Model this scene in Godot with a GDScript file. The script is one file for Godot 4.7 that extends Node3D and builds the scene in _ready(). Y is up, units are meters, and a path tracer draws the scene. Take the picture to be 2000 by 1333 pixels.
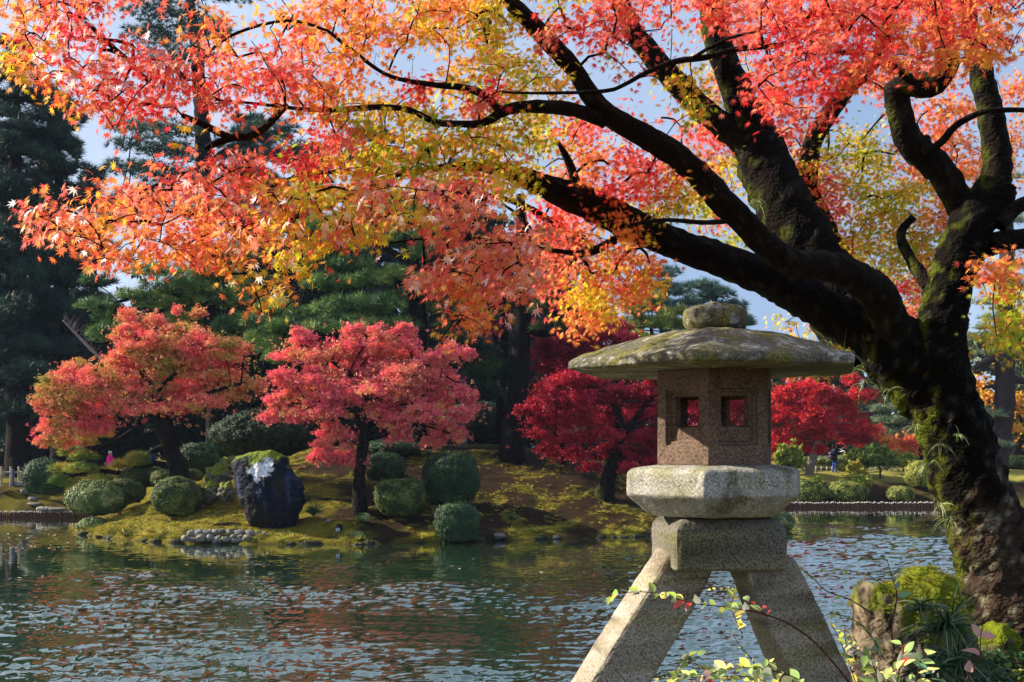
extends Node3D

# Autumn pond garden: a two-legged stone lantern under a maple, an islet with maples and pines across the water.
const F := 2222.0        # focal length in units of a 2000-unit-wide picture
const EYE := 3.0         # metres above the water
var rng := RandomNumberGenerator.new()
var noise := FastNoiseLite.new()
var taken := {}
var mats := {}
var to_sun := Vector3.ZERO


class M:                 # collects vertices, colours and triangles of one mesh
	var v := PackedVector3Array()
	var c := PackedColorArray()
	var i := PackedInt32Array()
	func add(p: Vector3, col := Color.WHITE) -> int:
		v.append(p)
		c.append(col)
		return v.size() - 1
	func tri(a: int, b: int, d: int) -> void:
		i.append(a)
		i.append(b)
		i.append(d)
	func quad(a: int, b: int, d: int, e: int) -> void:
		tri(a, b, d)
		tri(a, d, e)
	func flat_quad(a: Vector3, b: Vector3, d: Vector3, e: Vector3, col := Color.WHITE) -> void:
		quad(add(a, col), add(b, col), add(d, col), add(e, col))
	func flat_tri(a: Vector3, b: Vector3, d: Vector3, col := Color.WHITE) -> void:
		tri(add(a, col), add(b, col), add(d, col))
	func faceted() -> ArrayMesh:      # every triangle with corners of its own, for hewn faces
		var o := M.new()
		for k in i:
			o.i.append(o.v.size())
			o.v.append(v[k])
			o.c.append(c[k])
		return o.mesh()
	func mesh() -> ArrayMesh:
		var n := PackedVector3Array()
		n.resize(v.size())
		for k in range(0, i.size(), 3):
			var a := v[i[k]]
			var w := (v[i[k + 2]] - a).cross(v[i[k + 1]] - a)
			n[i[k]] += w
			n[i[k + 1]] += w
			n[i[k + 2]] += w
		for k in n.size():
			n[k] = n[k].normalized() if n[k].length_squared() > 1e-20 else Vector3.UP
		return with_normals(n)
	func with_normals(n: PackedVector3Array) -> ArrayMesh:
		var arr := []
		arr.resize(Mesh.ARRAY_MAX)
		arr[Mesh.ARRAY_VERTEX] = v
		arr[Mesh.ARRAY_NORMAL] = n
		arr[Mesh.ARRAY_COLOR] = c
		arr[Mesh.ARRAY_INDEX] = i
		var out := ArrayMesh.new()
		out.add_surface_from_arrays(Mesh.PRIMITIVE_TRIANGLES, arr)
		return out


class Copies:            # places of many small like meshes
	var b := PackedFloat32Array()
	func add(t: Basis, o: Vector3, col: Color) -> void:
		b.append_array(PackedFloat32Array([t.x.x, t.y.x, t.z.x, o.x, t.x.y, t.y.y, t.z.y, o.y, t.x.z, t.y.z, t.z.z, o.z, col.r, col.g, col.b, 1.0]))
	func size() -> int:
		return b.size() / 16


func P(px: float, py: float, d: float) -> Vector3:      # the point at distance d seen at that place in the picture
	return Vector3((px - 1000.0) / F * d, EYE + (880.0 - py) / F * d, -d)


func rf(a: float, b: float) -> float:
	return rng.randf_range(a, b)


func rdir() -> Vector3:
	return Vector3(rng.randfn(), rng.randfn(), rng.randfn()).normalized()


func jitter(c: Color, k: float) -> Color:
	var m := 1.0 + rf(-k, k)
	return Color(clampf(c.r * m * (1.0 + rf(-k, k) * 0.4), 0, 1), clampf(c.g * m * (1.0 + rf(-k, k)), 0, 1), clampf(c.b * m * (1.0 + rf(-k, k)), 0, 1))


func fbm(p: Vector3, f := 1.0) -> float:
	return noise.get_noise_3dv(p * f) * 0.62 + noise.get_noise_3dv(p * f * 2.3 + Vector3(7, 3, 1)) * 0.38


func numbered(called: String) -> String:
	taken[called] = taken.get(called, -1) + 1
	return called if taken[called] == 0 else "%s_%03d" % [called, taken[called]]


func tag(o: Node3D, label: String, category := "", group := "", kind := "") -> Node3D:
	if label:
		o.set_meta("label", label)
	if category:
		o.set_meta("category", category)
	if group:
		o.set_meta("group", group)
	if kind:
		o.set_meta("kind", kind)
	return o


func thing(called: String, label: String, category: String, at := Vector3.ZERO, group := "") -> Node3D:
	var o := Node3D.new()
	o.name = numbered(called)
	add_child(o)
	o.position = at
	return tag(o, label, category, group)


func put(called: String, m: Mesh, mat: Material, parent: Node3D = null, at := Transform3D.IDENTITY) -> MeshInstance3D:
	var o := MeshInstance3D.new()
	o.mesh = m
	o.material_override = mat
	o.transform = at
	if parent:
		o.name = called
		parent.add_child(o, true)
	else:
		o.name = numbered(called)
		add_child(o)
	return o


func scatter(called: String, m: Mesh, mat: Material, cs: Copies, parent: Node3D = null) -> MultiMeshInstance3D:
	var mm := MultiMesh.new()
	mm.transform_format = MultiMesh.TRANSFORM_3D
	mm.use_colors = true
	mm.mesh = m
	mm.instance_count = cs.size()
	mm.buffer = cs.b
	var o := MultiMeshInstance3D.new()
	o.multimesh = mm
	o.material_override = mat
	o.set_meta("kind", "stuff")
	if parent:
		o.name = called
		parent.add_child(o, true)
	else:
		o.name = numbered(called)
		add_child(o)
	return o


func grain(freq: float, lo: Color, hi: Color, mid := 0.5, type := FastNoiseLite.TYPE_SIMPLEX_SMOOTH, octaves := 3, size := 512, spread := 0.5) -> NoiseTexture2D:
	var n := FastNoiseLite.new()
	n.noise_type = type
	n.frequency = freq
	n.fractal_octaves = octaves
	n.seed = 11
	var t := NoiseTexture2D.new()
	t.width = size
	t.height = size
	t.seamless = true
	t.noise = n
	var g := Gradient.new()
	g.offsets = PackedFloat32Array([mid - spread if spread < 0.5 else 0.0, mid, mid + spread if spread < 0.5 else 1.0])
	g.colors = PackedColorArray([lo.linear_to_srgb(), lo.lerp(hi, 0.5).linear_to_srgb(), hi.linear_to_srgb()])
	t.color_ramp = g
	return t


func bumps(freq: float, type := FastNoiseLite.TYPE_SIMPLEX_SMOOTH, octaves := 4, size := 512) -> NoiseTexture2D:
	var n := FastNoiseLite.new()
	n.noise_type = type
	n.frequency = freq
	n.fractal_octaves = octaves
	n.seed = 23
	var t := NoiseTexture2D.new()
	t.width = size
	t.height = size
	t.seamless = true
	t.noise = n
	return t


# a surface tinted by its mesh's own colours, with grain and relief from textures
func surface(key: String, tex: Texture2D, relief: Texture2D, cm: float, scale: float, rough: float, world := true) -> StandardMaterial3D:
	var m := StandardMaterial3D.new()
	m.resource_name = key
	m.vertex_color_use_as_albedo = true
	m.roughness = rough
	m.metallic_specular = 0.22
	m.uv1_triplanar = true
	m.uv1_world_triplanar = world
	m.uv1_scale = Vector3.ONE * scale
	if tex:
		m.albedo_texture = tex
	if relief:
		m.heightmap_enabled = true
		m.heightmap_texture = relief
		m.heightmap_scale = cm
	mats[key] = m
	return m


func leafy(key: String, through: float, rough := 0.5) -> StandardMaterial3D:
	var m := StandardMaterial3D.new()
	m.resource_name = key
	m.vertex_color_use_as_albedo = true
	m.roughness = rough
	m.metallic_specular = 0.35
	m.cull_mode = BaseMaterial3D.CULL_DISABLED
	if through > 0.0:
		m.backlight_enabled = true
		m.backlight = Color(through, through, through)
	mats[key] = m
	return m


func plain(key: String, c: Color, rough := 0.7) -> StandardMaterial3D:   # linear colour
	var m := StandardMaterial3D.new()
	m.resource_name = key
	m.albedo_color = c.linear_to_srgb()
	m.roughness = rough
	mats[key] = m
	return m


# points (x, y, z, radius) -> evenly resampled smooth curve of the same
func curve(pts: Array, step: float) -> Array:
	var out := []
	for k in pts.size() - 1:
		var a: Vector4 = pts[maxi(k - 1, 0)]
		var b: Vector4 = pts[k]
		var c: Vector4 = pts[k + 1]
		var d: Vector4 = pts[mini(k + 2, pts.size() - 1)]
		var l := (Vector3(c.x, c.y, c.z) - Vector3(b.x, b.y, b.z)).length()
		var n := maxi(1, ceili(l / step))
		for j in n:
			var t := j / float(n)
			out.append(0.5 * (2.0 * b + (c - a) * t + (2.0 * a - 5.0 * b + 4.0 * c - d) * t * t + (3.0 * b - a - 3.0 * c + d) * t * t * t))
	out.append(pts[-1])
	return out


func xyz(q: Vector4) -> Vector3:
	return Vector3(q.x, q.y, q.z)


# a round limb along a curve; rough > 0 makes the outline uneven; tint colours each point
func tube(m: M, pts: Array, sides: int, rough := 0.0, tint := Color.WHITE, moss := 0.0, rfreq := 4.0) -> void:
	var side := Vector3.RIGHT
	var before := -1
	for k in pts.size():
		var q: Vector4 = pts[k]
		var p := xyz(q)
		var along := (xyz(pts[mini(k + 1, pts.size() - 1)]) - xyz(pts[maxi(k - 1, 0)])).normalized()
		if along.length_squared() < 0.5:
			along = Vector3.UP
		side = (side - along * side.dot(along))
		side = side.normalized() if side.length_squared() > 1e-4 else along.cross(Vector3(0.3, 0.2, 1)).normalized()
		var up := along.cross(side)
		var start := m.v.size()
		for s in sides:
			var a := TAU * s / sides
			var n := side * cos(a) + up * sin(a)
			var r := q.w
			if rough > 0.0:
				var x := p + n * q.w
				r *= 1.0 + rough * (noise.get_noise_3dv(x * rfreq * 8.0) * 0.7 + noise.get_noise_3dv(x * rfreq * 28.0 + Vector3(5, 5, 5)) * 0.45 + noise.get_noise_3dv(x * rfreq * 2.5) * 0.8)
			var x2 := p + n * r
			var col := tint
			if moss > 0.0:
				col = bark_tint(x2, n, tint, moss)
			m.add(x2, col)
		if before >= 0:
			for s in sides:
				var s2 := (s + 1) % sides
				m.quad(before + s, start + s, start + s2, before + s2)
		before = start
	if pts[-1].w > 0.004:
		var tip := m.add(xyz(pts[-1]), tint)
		for s in sides:
			m.tri(before + s, tip, before + (s + 1) % sides)


func bark_tint(p: Vector3, n: Vector3, tint: Color, moss: float) -> Color:
	var w := noise.get_noise_3dv(p * 6.0) + 0.5 * noise.get_noise_3dv(p * 25.0)
	var lichen := noise.get_noise_3dv(p * 11.0 + Vector3(40, 0, 0)) + 0.7 * noise.get_noise_3dv(p * 47.0)
	var c := tint * (1.0 + 0.35 * noise.get_noise_3dv(p * 18.0))
	# moss keeps to the left-facing side
	var g := smoothstep(0.1, 0.5, w * 0.7 + n.dot(Vector3(-0.9, -0.15, -0.1)) * 0.9 - 0.62 + moss * 0.25)
	c = c.lerp(Color(0.15, 0.18, 0.014), clampf(g * moss * 1.1, 0, 1))
	c = c.lerp(Color(0.09, 0.095, 0.06), smoothstep(0.6, 0.9, lichen) * 0.5 * minf(1.0, moss * 2.0))
	# one bare, lichened patch low on the maple's trunk
	var bare := ((p - Vector3(3.33, 2.22, -7.75)) * Vector3(1.0, 0.42, 0.8)).length() + 0.12 * noise.get_noise_3dv(p * 5.0) + 0.06 * noise.get_noise_3dv(p * 19.0)
	if bare < 0.26:
		var spots := noise.get_noise_3dv(p * 24.0) + 0.6 * noise.get_noise_3dv(p * 60.0)
		c = c.lerp(Color(0.07, 0.045, 0.034).lerp(Color(0.28, 0.27, 0.18), smoothstep(0.35, 0.6, spots)), smoothstep(0.26, 0.2, bare))
	return Color(c.r, c.g, c.b)


func curved(px_pts: Array, d0: float, d1: float, step := 0.12) -> Array:   # [x, y, radius] triples between two distances
	var q := []
	for k in px_pts.size():
		var t := k / maxf(1.0, px_pts.size() - 1.0)
		var d: float = px_pts[k][3] if px_pts[k].size() > 3 else lerpf(d0, d1, t)
		var p := P(px_pts[k][0], px_pts[k][1], d)
		q.append(Vector4(p.x, p.y, p.z, px_pts[k][2] / F * d))
	return curve(q, step)


func _ready() -> void:
	rng.seed = 20241
	noise.noise_type = FastNoiseLite.TYPE_SIMPLEX_SMOOTH
	noise.frequency = 1.0
	noise.fractal_type = FastNoiseLite.FRACTAL_NONE
	noise.seed = 5

	var cam := Camera3D.new()
	cam.name = "camera"
	cam.position = Vector3(0, EYE, 0)
	cam.keep_aspect = Camera3D.KEEP_HEIGHT
	cam.near = 0.1
	cam.far = 1500.0
	cam.set_frustum(0.1 * 1333.0 / F, Vector2(0, 0.1 * (880.0 - 666.5) / F), 0.1, 1500.0)
	add_child(cam)

	var env := Environment.new()
	env.tonemap_mode = Environment.TONE_MAPPER_LINEAR
	env.tonemap_exposure = 2.2
	env.background_mode = Environment.BG_SKY
	env.background_energy_multiplier = 1.0
	env.sdfgi_enabled = true
	env.ssao_enabled = true
	env.ssil_enabled = true
	var sky := ProceduralSkyMaterial.new()
	sky.sky_top_color = Color(0.13, 0.195, 0.315).linear_to_srgb()
	sky.sky_horizon_color = Color(0.19, 0.265, 0.38).linear_to_srgb()
	sky.sky_curve = 0.25
	sky.ground_bottom_color = Color(0.12, 0.11, 0.08).linear_to_srgb()
	sky.ground_horizon_color = Color(0.4, 0.45, 0.5).linear_to_srgb()
	sky.sun_angle_max = 3.0
	var haze := FastNoiseLite.new()
	haze.noise_type = FastNoiseLite.TYPE_SIMPLEX_SMOOTH
	haze.frequency = 0.006
	haze.fractal_octaves = 5
	haze.domain_warp_enabled = true
	haze.domain_warp_amplitude = 60.0
	haze.seed = 3
	var cover := NoiseTexture2D.new()
	cover.width = 1024
	cover.height = 512
	cover.seamless = true
	cover.noise = haze
	var veil := Gradient.new()
	veil.offsets = PackedFloat32Array([0.25, 0.9])
	veil.colors = PackedColorArray([Color(1, 1, 1, 0.0), Color(1, 1, 1, 0.75)])
	cover.color_ramp = veil
	sky.sky_cover = cover
	sky.sky_cover_modulate = Color(0.6, 0.59, 0.57)
	env.sky = Sky.new()
	env.sky.sky_material = sky
	env.fog_enabled = FOG > 0.0
	env.fog_density = FOG
	env.fog_light_color = Color(0.78, 0.86, 1.0)
	var around := WorldEnvironment.new()
	around.name = "environment"
	around.environment = env
	add_child(around)

	to_sun = Vector3(-cos(deg_to_rad(SUN_PHI)) * cos(deg_to_rad(SUN_EL)), sin(deg_to_rad(SUN_EL)), -sin(deg_to_rad(SUN_PHI)) * cos(deg_to_rad(SUN_EL)))
	var sun := DirectionalLight3D.new()
	sun.name = "sun"
	sun.light_energy = 1.6
	sun.light_color = Color(1.0, 0.95, 0.86)
	sun.light_angular_distance = 0.5
	sun.shadow_enabled = true
	sun.sky_mode = DirectionalLight3D.SKY_MODE_LIGHT_ONLY
	sun.look_at_from_position(to_sun * 80.0, Vector3.ZERO)
	add_child(sun)

	make_materials()
	terrain()
	water()
	shore_edging()
	near_maple()
	stone_lantern()
	far_woods()
	island_trees()
	right_bank()
	bushes()
	island_stones()
	fences()
	people()
	foreground()
	floating_leaves()


const SUN_PHI := 10.0
const SUN_EL := 30.0
const FOG := 0.0002


func make_materials() -> void:
	var speck := grain(0.09, Color(0.45, 0.42, 0.4), Color(1, 1, 1), 0.45, FastNoiseLite.TYPE_VALUE_CUBIC, 3)
	var speck_dark := grain(0.17, Color(0.16, 0.145, 0.13), Color(1, 0.98, 0.95), 0.48, FastNoiseLite.TYPE_VALUE_CUBIC, 2, 512, 0.34)
	var rough_stone := bumps(0.07, FastNoiseLite.TYPE_VALUE_CUBIC, 4)
	surface("granite", speck_dark, rough_stone, 0.5, 1.6, 0.85, false)
	var bark_tex := grain(0.03, Color(0.35, 0.32, 0.3), Color(1, 1, 1), 0.5, FastNoiseLite.TYPE_SIMPLEX, 5)
	var bark_rel := bumps(0.035, FastNoiseLite.TYPE_SIMPLEX, 5)
	surface("bark", bark_tex, bark_rel, 2.2, 1.4, 0.9)
	surface("far_bark", bark_tex, bark_rel, 5.0, 0.5, 0.9)
	surface("rock", grain(0.02, Color(0.4, 0.4, 0.4), Color(1, 1, 1), 0.5, FastNoiseLite.TYPE_SIMPLEX, 5), bumps(0.02, FastNoiseLite.TYPE_SIMPLEX, 5), 6.0, 0.5, 0.7)
	surface("soil", grain(0.05, Color(0.35, 0.33, 0.3), Color(1, 1, 1), 0.5, FastNoiseLite.TYPE_SIMPLEX, 5), bumps(0.05, FastNoiseLite.TYPE_SIMPLEX, 5), 8.0, 0.6, 0.95)
	surface("moss", grain(0.12, Color(0.35, 0.4, 0.3), Color(1, 1, 1), 0.5, FastNoiseLite.TYPE_VALUE_CUBIC, 3), bumps(0.12, FastNoiseLite.TYPE_VALUE_CUBIC, 3), 2.0, 2.2, 0.95)
	surface("timber", grain(0.05, Color(0.5, 0.5, 0.5), Color(1, 1, 1)), null, 0.0, 1.0, 0.8)
	surface("cloth", null, null, 0.0, 1.0, 0.8)
	leafy("maple_leaf", 0.95, 0.6)
	leafy("far_leaf", 0.7, 0.6)
	leafy("needle", 0.35, 0.5)
	leafy("bush_leaf", 0.12, 0.6)
	leafy("blade", 0.5, 0.45)


# ------------------------------------------------------------------ ground and water

var pond := PackedVector2Array([
	Vector2(-120, -7), Vector2(-10, -7), Vector2(0.2, -7.3), Vector2(2.2, -8.9), Vector2(4, -9.8), Vector2(12, -10.5), Vector2(60, -12), Vector2(60, -59.5), Vector2(22.8, -59.5), Vector2(14.4, -59.5),
	Vector2(11.2, -53), Vector2(10.4, -45), Vector2(8.8, -41.5), Vector2(4.76, -39.3), Vector2(0, -38), Vector2(-2.5, -36.9), Vector2(-4.86, -36.2), Vector2(-8, -36.2), Vector2(-10.7, -36.7), Vector2(-13.5, -38.3), Vector2(-15.7, -41),
	Vector2(-16.8, -45), Vector2(-17.4, -50.5), Vector2(-23, -50.5), Vector2(-60, -50.5), Vector2(-120, -52)])


func inland(x: float, z: float) -> float:     # metres to the shore, negative in the water
	var p := Vector2(x, z)
	var best := 1e9
	var inside := false
	var j := pond.size() - 1
	for k in pond.size():
		var a := pond[k]
		var b := pond[j]
		var ab := b - a
		var t := clampf((p - a).dot(ab) / ab.length_squared(), 0, 1)
		best = minf(best, (p - a - ab * t).length_squared())
		if (a.y > z) != (b.y > z) and x < (b.x - a.x) * (z - a.y) / (b.y - a.y) + a.x:
			inside = not inside
		j = k
	best = sqrt(best) + 0.16 * noise.get_noise_2d(x * 1.1, z * 1.1) + 0.08 * noise.get_noise_2d(x * 3.3, z * 3.3) if z > -56.0 else sqrt(best)
	return -best if inside else best


func height(x: float, z: float) -> float:
	var s := inland(x, z)
	var n := noise.get_noise_2d(x * 0.35, z * 0.35) * 0.6 + noise.get_noise_2d(x * 1.3, z * 1.3) * 0.25
	if s < 0.0:
		return maxf(-1.4, s * 0.6 - 0.02)
	if z > -30.0:
		var top := 1.15 + 0.5 * smoothstep(1.8, 3.0, x) - 0.6 * smoothstep(-6.0, -5.2, z) * 0.0
		return minf(0.1 + s * 1.0, top) + n * 0.05 * minf(s, 1.0)
	var isle := smoothstep(13.5, 9.0, x) * smoothstep(-18.5, -15.0, x)
	var cap := lerpf(1.75, 3.25, isle * smoothstep(-66.0, -50.0, z))
	if x < -16.0:
		cap = lerpf(cap, 1.6, smoothstep(-16.0, -18.5, x))
	var slope := lerpf(0.40, 0.335, isle)
	if x < -18.0:
		slope = 0.8
	var h := 0.1 + s * slope
	h = cap - log(1.0 + exp((cap - h) * 3.0)) / 3.0 if h < cap + 3.0 else cap
	return maxf(0.06, h) + n * 0.22 * clampf(s * 0.4, 0.0, 1.0)


func ground_at(p: Vector3) -> Vector3:
	return Vector3(p.x, height(p.x, p.z), p.z)


func steps(stops: Array) -> PackedFloat32Array:     # [from, to, step, to, step ...]
	var out := PackedFloat32Array([stops[0]])
	for k in range(1, stops.size(), 2):
		var a := out[-1]
		var n := maxi(1, roundi(absf(stops[k] - a) / stops[k + 1]))
		for j in n:
			out.append(lerpf(a, stops[k], (j + 1.0) / n))
	return out


func sheet(m: M, xs: PackedFloat32Array, zs: PackedFloat32Array) -> void:
	var w := xs.size()
	for r in zs.size() - 1:
		for k in w - 1:
			var a := r * w + k
			m.quad(a, a + w, a + w + 1, a + 1)


func terrain() -> void:
	var xs := steps([-700.0, -120.0, 60.0, -40.0, 4.0, -20.0, 0.5, 14.0, 0.3, 30.0, 0.5, 60.0, 4.0, 120.0, 20.0, 700.0, 60.0])
	var zs := steps([300.0, 20.0, 40.0, 0.0, 2.0, -6.0, 0.5, -11.0, 0.15, -35.0, 1.5, -48.0, 0.22, -66.0, 0.45, -100.0, 3.0, -900.0, 60.0])
	var m := M.new()
	var grass := Color(0.34, 0.29, 0.028)
	var lawn := Color(0.5, 0.46, 0.1)
	var soil := Color(0.05, 0.03, 0.014)
	for z in zs:
		for x in xs:
			var h := height(x, z)
			var n := noise.get_noise_2d(x * 0.5, z * 0.5) * 0.6 + noise.get_noise_2d(x * 2.2, z * 2.2) * 0.4
			var g := 0.0
			if z < -30.0:
				var s := inland(x, z)
				g = n * 1.0 + smoothstep(-4.5, -8.0, x) * 0.8 * smoothstep(7.5, 4.0, s) + smoothstep(2.2, 0.4, s) * 0.4 - 0.14 * smoothstep(-7.0, -3.0, x) - 0.02
				if x > 11.0:
					g = n * 0.4 + smoothstep(2.6, 4.0, s) * 1.2
				if x < -17.5:
					g = n * 0.6 + 0.3
				if h < 0.0:
					g = 0.0
			else:
				g = n + 0.2
			m.add(Vector3(x, h, z), soil.lerp(lawn if x > 11.0 and z < -30.0 else grass, smoothstep(-0.05, 0.75, g)).lerp(Color(0.02, 0.016, 0.01), smoothstep(0.16, 0.04, h) * 0.8))
	sheet(m, xs, zs)
	tag(put("ground", m.mesh(), mats.soil), "mossy brown earth of the pond banks and islet", "", "", "structure")


func water() -> void:
	var m := M.new()
	var nrm := PackedVector3Array()
	var ds := PackedFloat32Array([6.0])
	while ds[-1] < 64.0:
		ds.append(ds[-1] * 1.0048)
	var ts := steps([-3.0, -0.56, 0.06, 0.56, 0.0036, 3.0, 0.06])
	var e := 0.03
	for d in ds:
		for t in ts:
			var x := t * d
			var edge := lerpf(30.5, 44.5, smoothstep(0.06, 0.22, t)) + noise.get_noise_2d(x * 0.25, d * 0.2) * 5.0
			var amp := 0.05 + 0.95 * smoothstep(edge, edge - 6.0, d)
			amp *= 0.8 + 0.75 * noise.get_noise_2d(x * 0.16 + 9.0, d * 0.2)
			var h := wave(x, d)
			var gx := (wave(x + e, d) - h) / e * amp
			var gz := (wave(x, d + e) - h) / e * amp
			m.add(Vector3(x, h * amp, -d))
			nrm.append(Vector3(-gx, 1.0, gz).normalized())
	sheet(m, ts, ds)
	var w := StandardMaterial3D.new()
	w.resource_name = "water"
	w.albedo_color = Color(0.018, 0.046, 0.023).linear_to_srgb()
	w.roughness = 0.04
	w.metallic_specular = 0.9
	w.clearcoat_enabled = true
	w.clearcoat = 1.0
	w.clearcoat_roughness = 0.03
	mats["water"] = w
	tag(put("water", m.with_normals(nrm), w), "dark green pond water, rippled near and calm by the islet", "", "", "structure")


func wave(x: float, d: float) -> float:
	return 0.034 * noise.get_noise_2d(x * 0.85 + 0.2 * d, d * 1.9) + 0.012 * noise.get_noise_2d(x * 2.6 + 30.0, d * 5.0) + 0.008 * noise.get_noise_2d(x * 7.0, d * 11.0 + 50.0)


func shore_edging() -> void:
	var m := M.new()
	tube(m, curve([Vector4(0, -0.5, 0, 0.052), Vector4(0, 0.24, 0, 0.05)], 0.4), 7, 0.0, Color(0.17, 0.085, 0.06))
	tube(m, [Vector4(0, 0.2401, 0, 0.051), Vector4(0, 0.285, 0, 0.047), Vector4(0, 0.30, 0, 0.012)], 7, 0.0, Color(0.62, 0.58, 0.52))
	var stake := m.mesh()
	for run in [[Vector2(-24.0, -50.45), Vector2(-17.3, -50.45), "weathered brown stake edging along the water's edge below the post fence"], [Vector2(14.3, -59.4), Vector2(25.5, -59.4), "long stake edging with pale tops below the clipped far bank bushes"]]:
		var a: Vector2 = run[0]
		var b: Vector2 = run[1]
		var t := thing("stake_edging", run[2], "edging", Vector3(a.x, 0, a.y))
		var n := int((b - a).length() / 0.108)
		for k in mini(n, 150):
			var q := a.lerp(b, k / float(n)) - a
			put("stake", stake, mats.timber, t, Transform3D(Basis.from_euler(Vector3(rf(-0.04, 0.04), rf(0, 6), rf(-0.04, 0.04))), Vector3(q.x, rf(-0.035, 0.035), q.y + rf(-0.03, 0.03))))


# ------------------------------------------------------------------ the maple over the lantern

func maple_leaf(curl: float) -> ArrayMesh:      # seven pointed lobes, one unit from stalk to tip, in the xy plane
	var m := M.new()
	var tips := [[0.0, 1.0], [0.62, 0.93], [1.22, 0.78], [1.95, 0.42]]
	var ring := []
	for s in [-1, 1]:
		var part := []
		for k in tips.size():
			var a: float = tips[k][0] * s
			var l: float = tips[k][1]
			part.append([a, l])
			if k < 3:
				part.append([(tips[k][0] + tips[k + 1][0]) * 0.5 * s, 0.33 * (tips[k][1] + tips[k + 1][1]) * 0.5 + 0.04])
			else:
				part.append([PI * s, 0.06])
		if s < 0:
			part.reverse()
			part.pop_back()
			ring = part
		else:
			ring.append_array(part)
	ring.pop_back()
	var heart := m.add(Vector3(0, 0.22, 0.0))
	var first := m.v.size()
	for q in ring:
		var l: float = q[1]
		m.add(Vector3(sin(q[0]) * l * 0.8, 0.22 + cos(q[0]) * l * 0.78, -curl * l * l + (0.04 if l < 0.45 else 0.0)))
	var n := ring.size()
	for k in n:
		m.tri(heart, first + k, first + (k + 1) % n)
	m.flat_quad(Vector3(-0.012, 0.2, 0), Vector3(0.012, 0.2, 0), Vector3(0.02, -0.3, 0.05), Vector3(-0.004, -0.3, 0.05))
	return m.mesh()


# One letter per 50-unit square of the crown as it hangs over the pond: Red, Orange, Yellow, Green; small letters where it is thin.
const CROWN := [
	"oROoR Rrr.o o.oOO OOOOY YGYyg RRRRr RRRRR RRRRR ROroo",
	"OORRr ..oo. oOOOO yYOYG .orRR rrRRR RRRRR RROOo",
	"OYRRr r.oOo oOOOO OYYYG yRRRr rgyRR RRRRR ORROo",
	"YrRRR RRrRO RROOo o.oYG Gg.gy rrgoo RRRRR OOOOo",
	"oOoRR RRRRR RROOo oRYGR GYg.r ggGRR RRROO oOr.O",
	"..yOR RRrRo rOOGY YGrRG gGrRr rgGgr RRr.r oOOoo",
	"....o ..y.o .gRRG YGYGG GGOor orRRo RogGg oRO.O",
	"..... .rrRR rRRYG GGYGY YgOOR ROOYG OYGGG OoOOo",
	"..roO RRRRR OYYOR YRRRY goORR RYGyg OYRGG GGO.o",
	".ROOO ROORR YOYYR OYRRg gRROG GGGr. oYRGG GOO..",
	".ROOo OOROO OYYOY yoRrR RRRyO y.ggG .oRGG GGo..",
	"...rO OOOOo oYo.. .rRRR RRRYO O.... ..oGG GY.OO",
	"..... ....y Yo... .ROOR RRYYO Y.... ....g RG.gG",
	"..... ....o o.... ..rOo .rOYo ..... yyr.. RO.gG",
	"..... ..... ..... ..oo. ..o.. ..... yyyr. or.gG",
	"..... ..... ..... ..... ..... ..... OOY.. ....g"]

const TINTS := {
	"R": [Color(0.88, 0.065, 0.05), Color(0.92, 0.12, 0.085), Color(0.93, 0.18, 0.11), Color(0.86, 0.045, 0.06), Color(0.92, 0.24, 0.09)],
	"S": [Color(0.94, 0.25, 0.14), Color(0.94, 0.19, 0.13), Color(0.94, 0.33, 0.13), Color(0.92, 0.14, 0.11), Color(0.95, 0.4, 0.1)],
	"O": [Color(0.93, 0.25, 0.07), Color(0.93, 0.36, 0.07), Color(0.92, 0.15, 0.08), Color(0.92, 0.47, 0.06), Color(0.93, 0.22, 0.1)],
	"Y": [Color(0.93, 0.56, 0.035), Color(0.9, 0.68, 0.045), Color(0.72, 0.62, 0.03), Color(0.92, 0.36, 0.06), Color(0.92, 0.18, 0.08)],
	"G": [Color(0.50, 0.54, 0.022), Color(0.33, 0.41, 0.018), Color(0.68, 0.58, 0.028), Color(0.76, 0.46, 0.035), Color(0.85, 0.28, 0.06)]}

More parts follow.
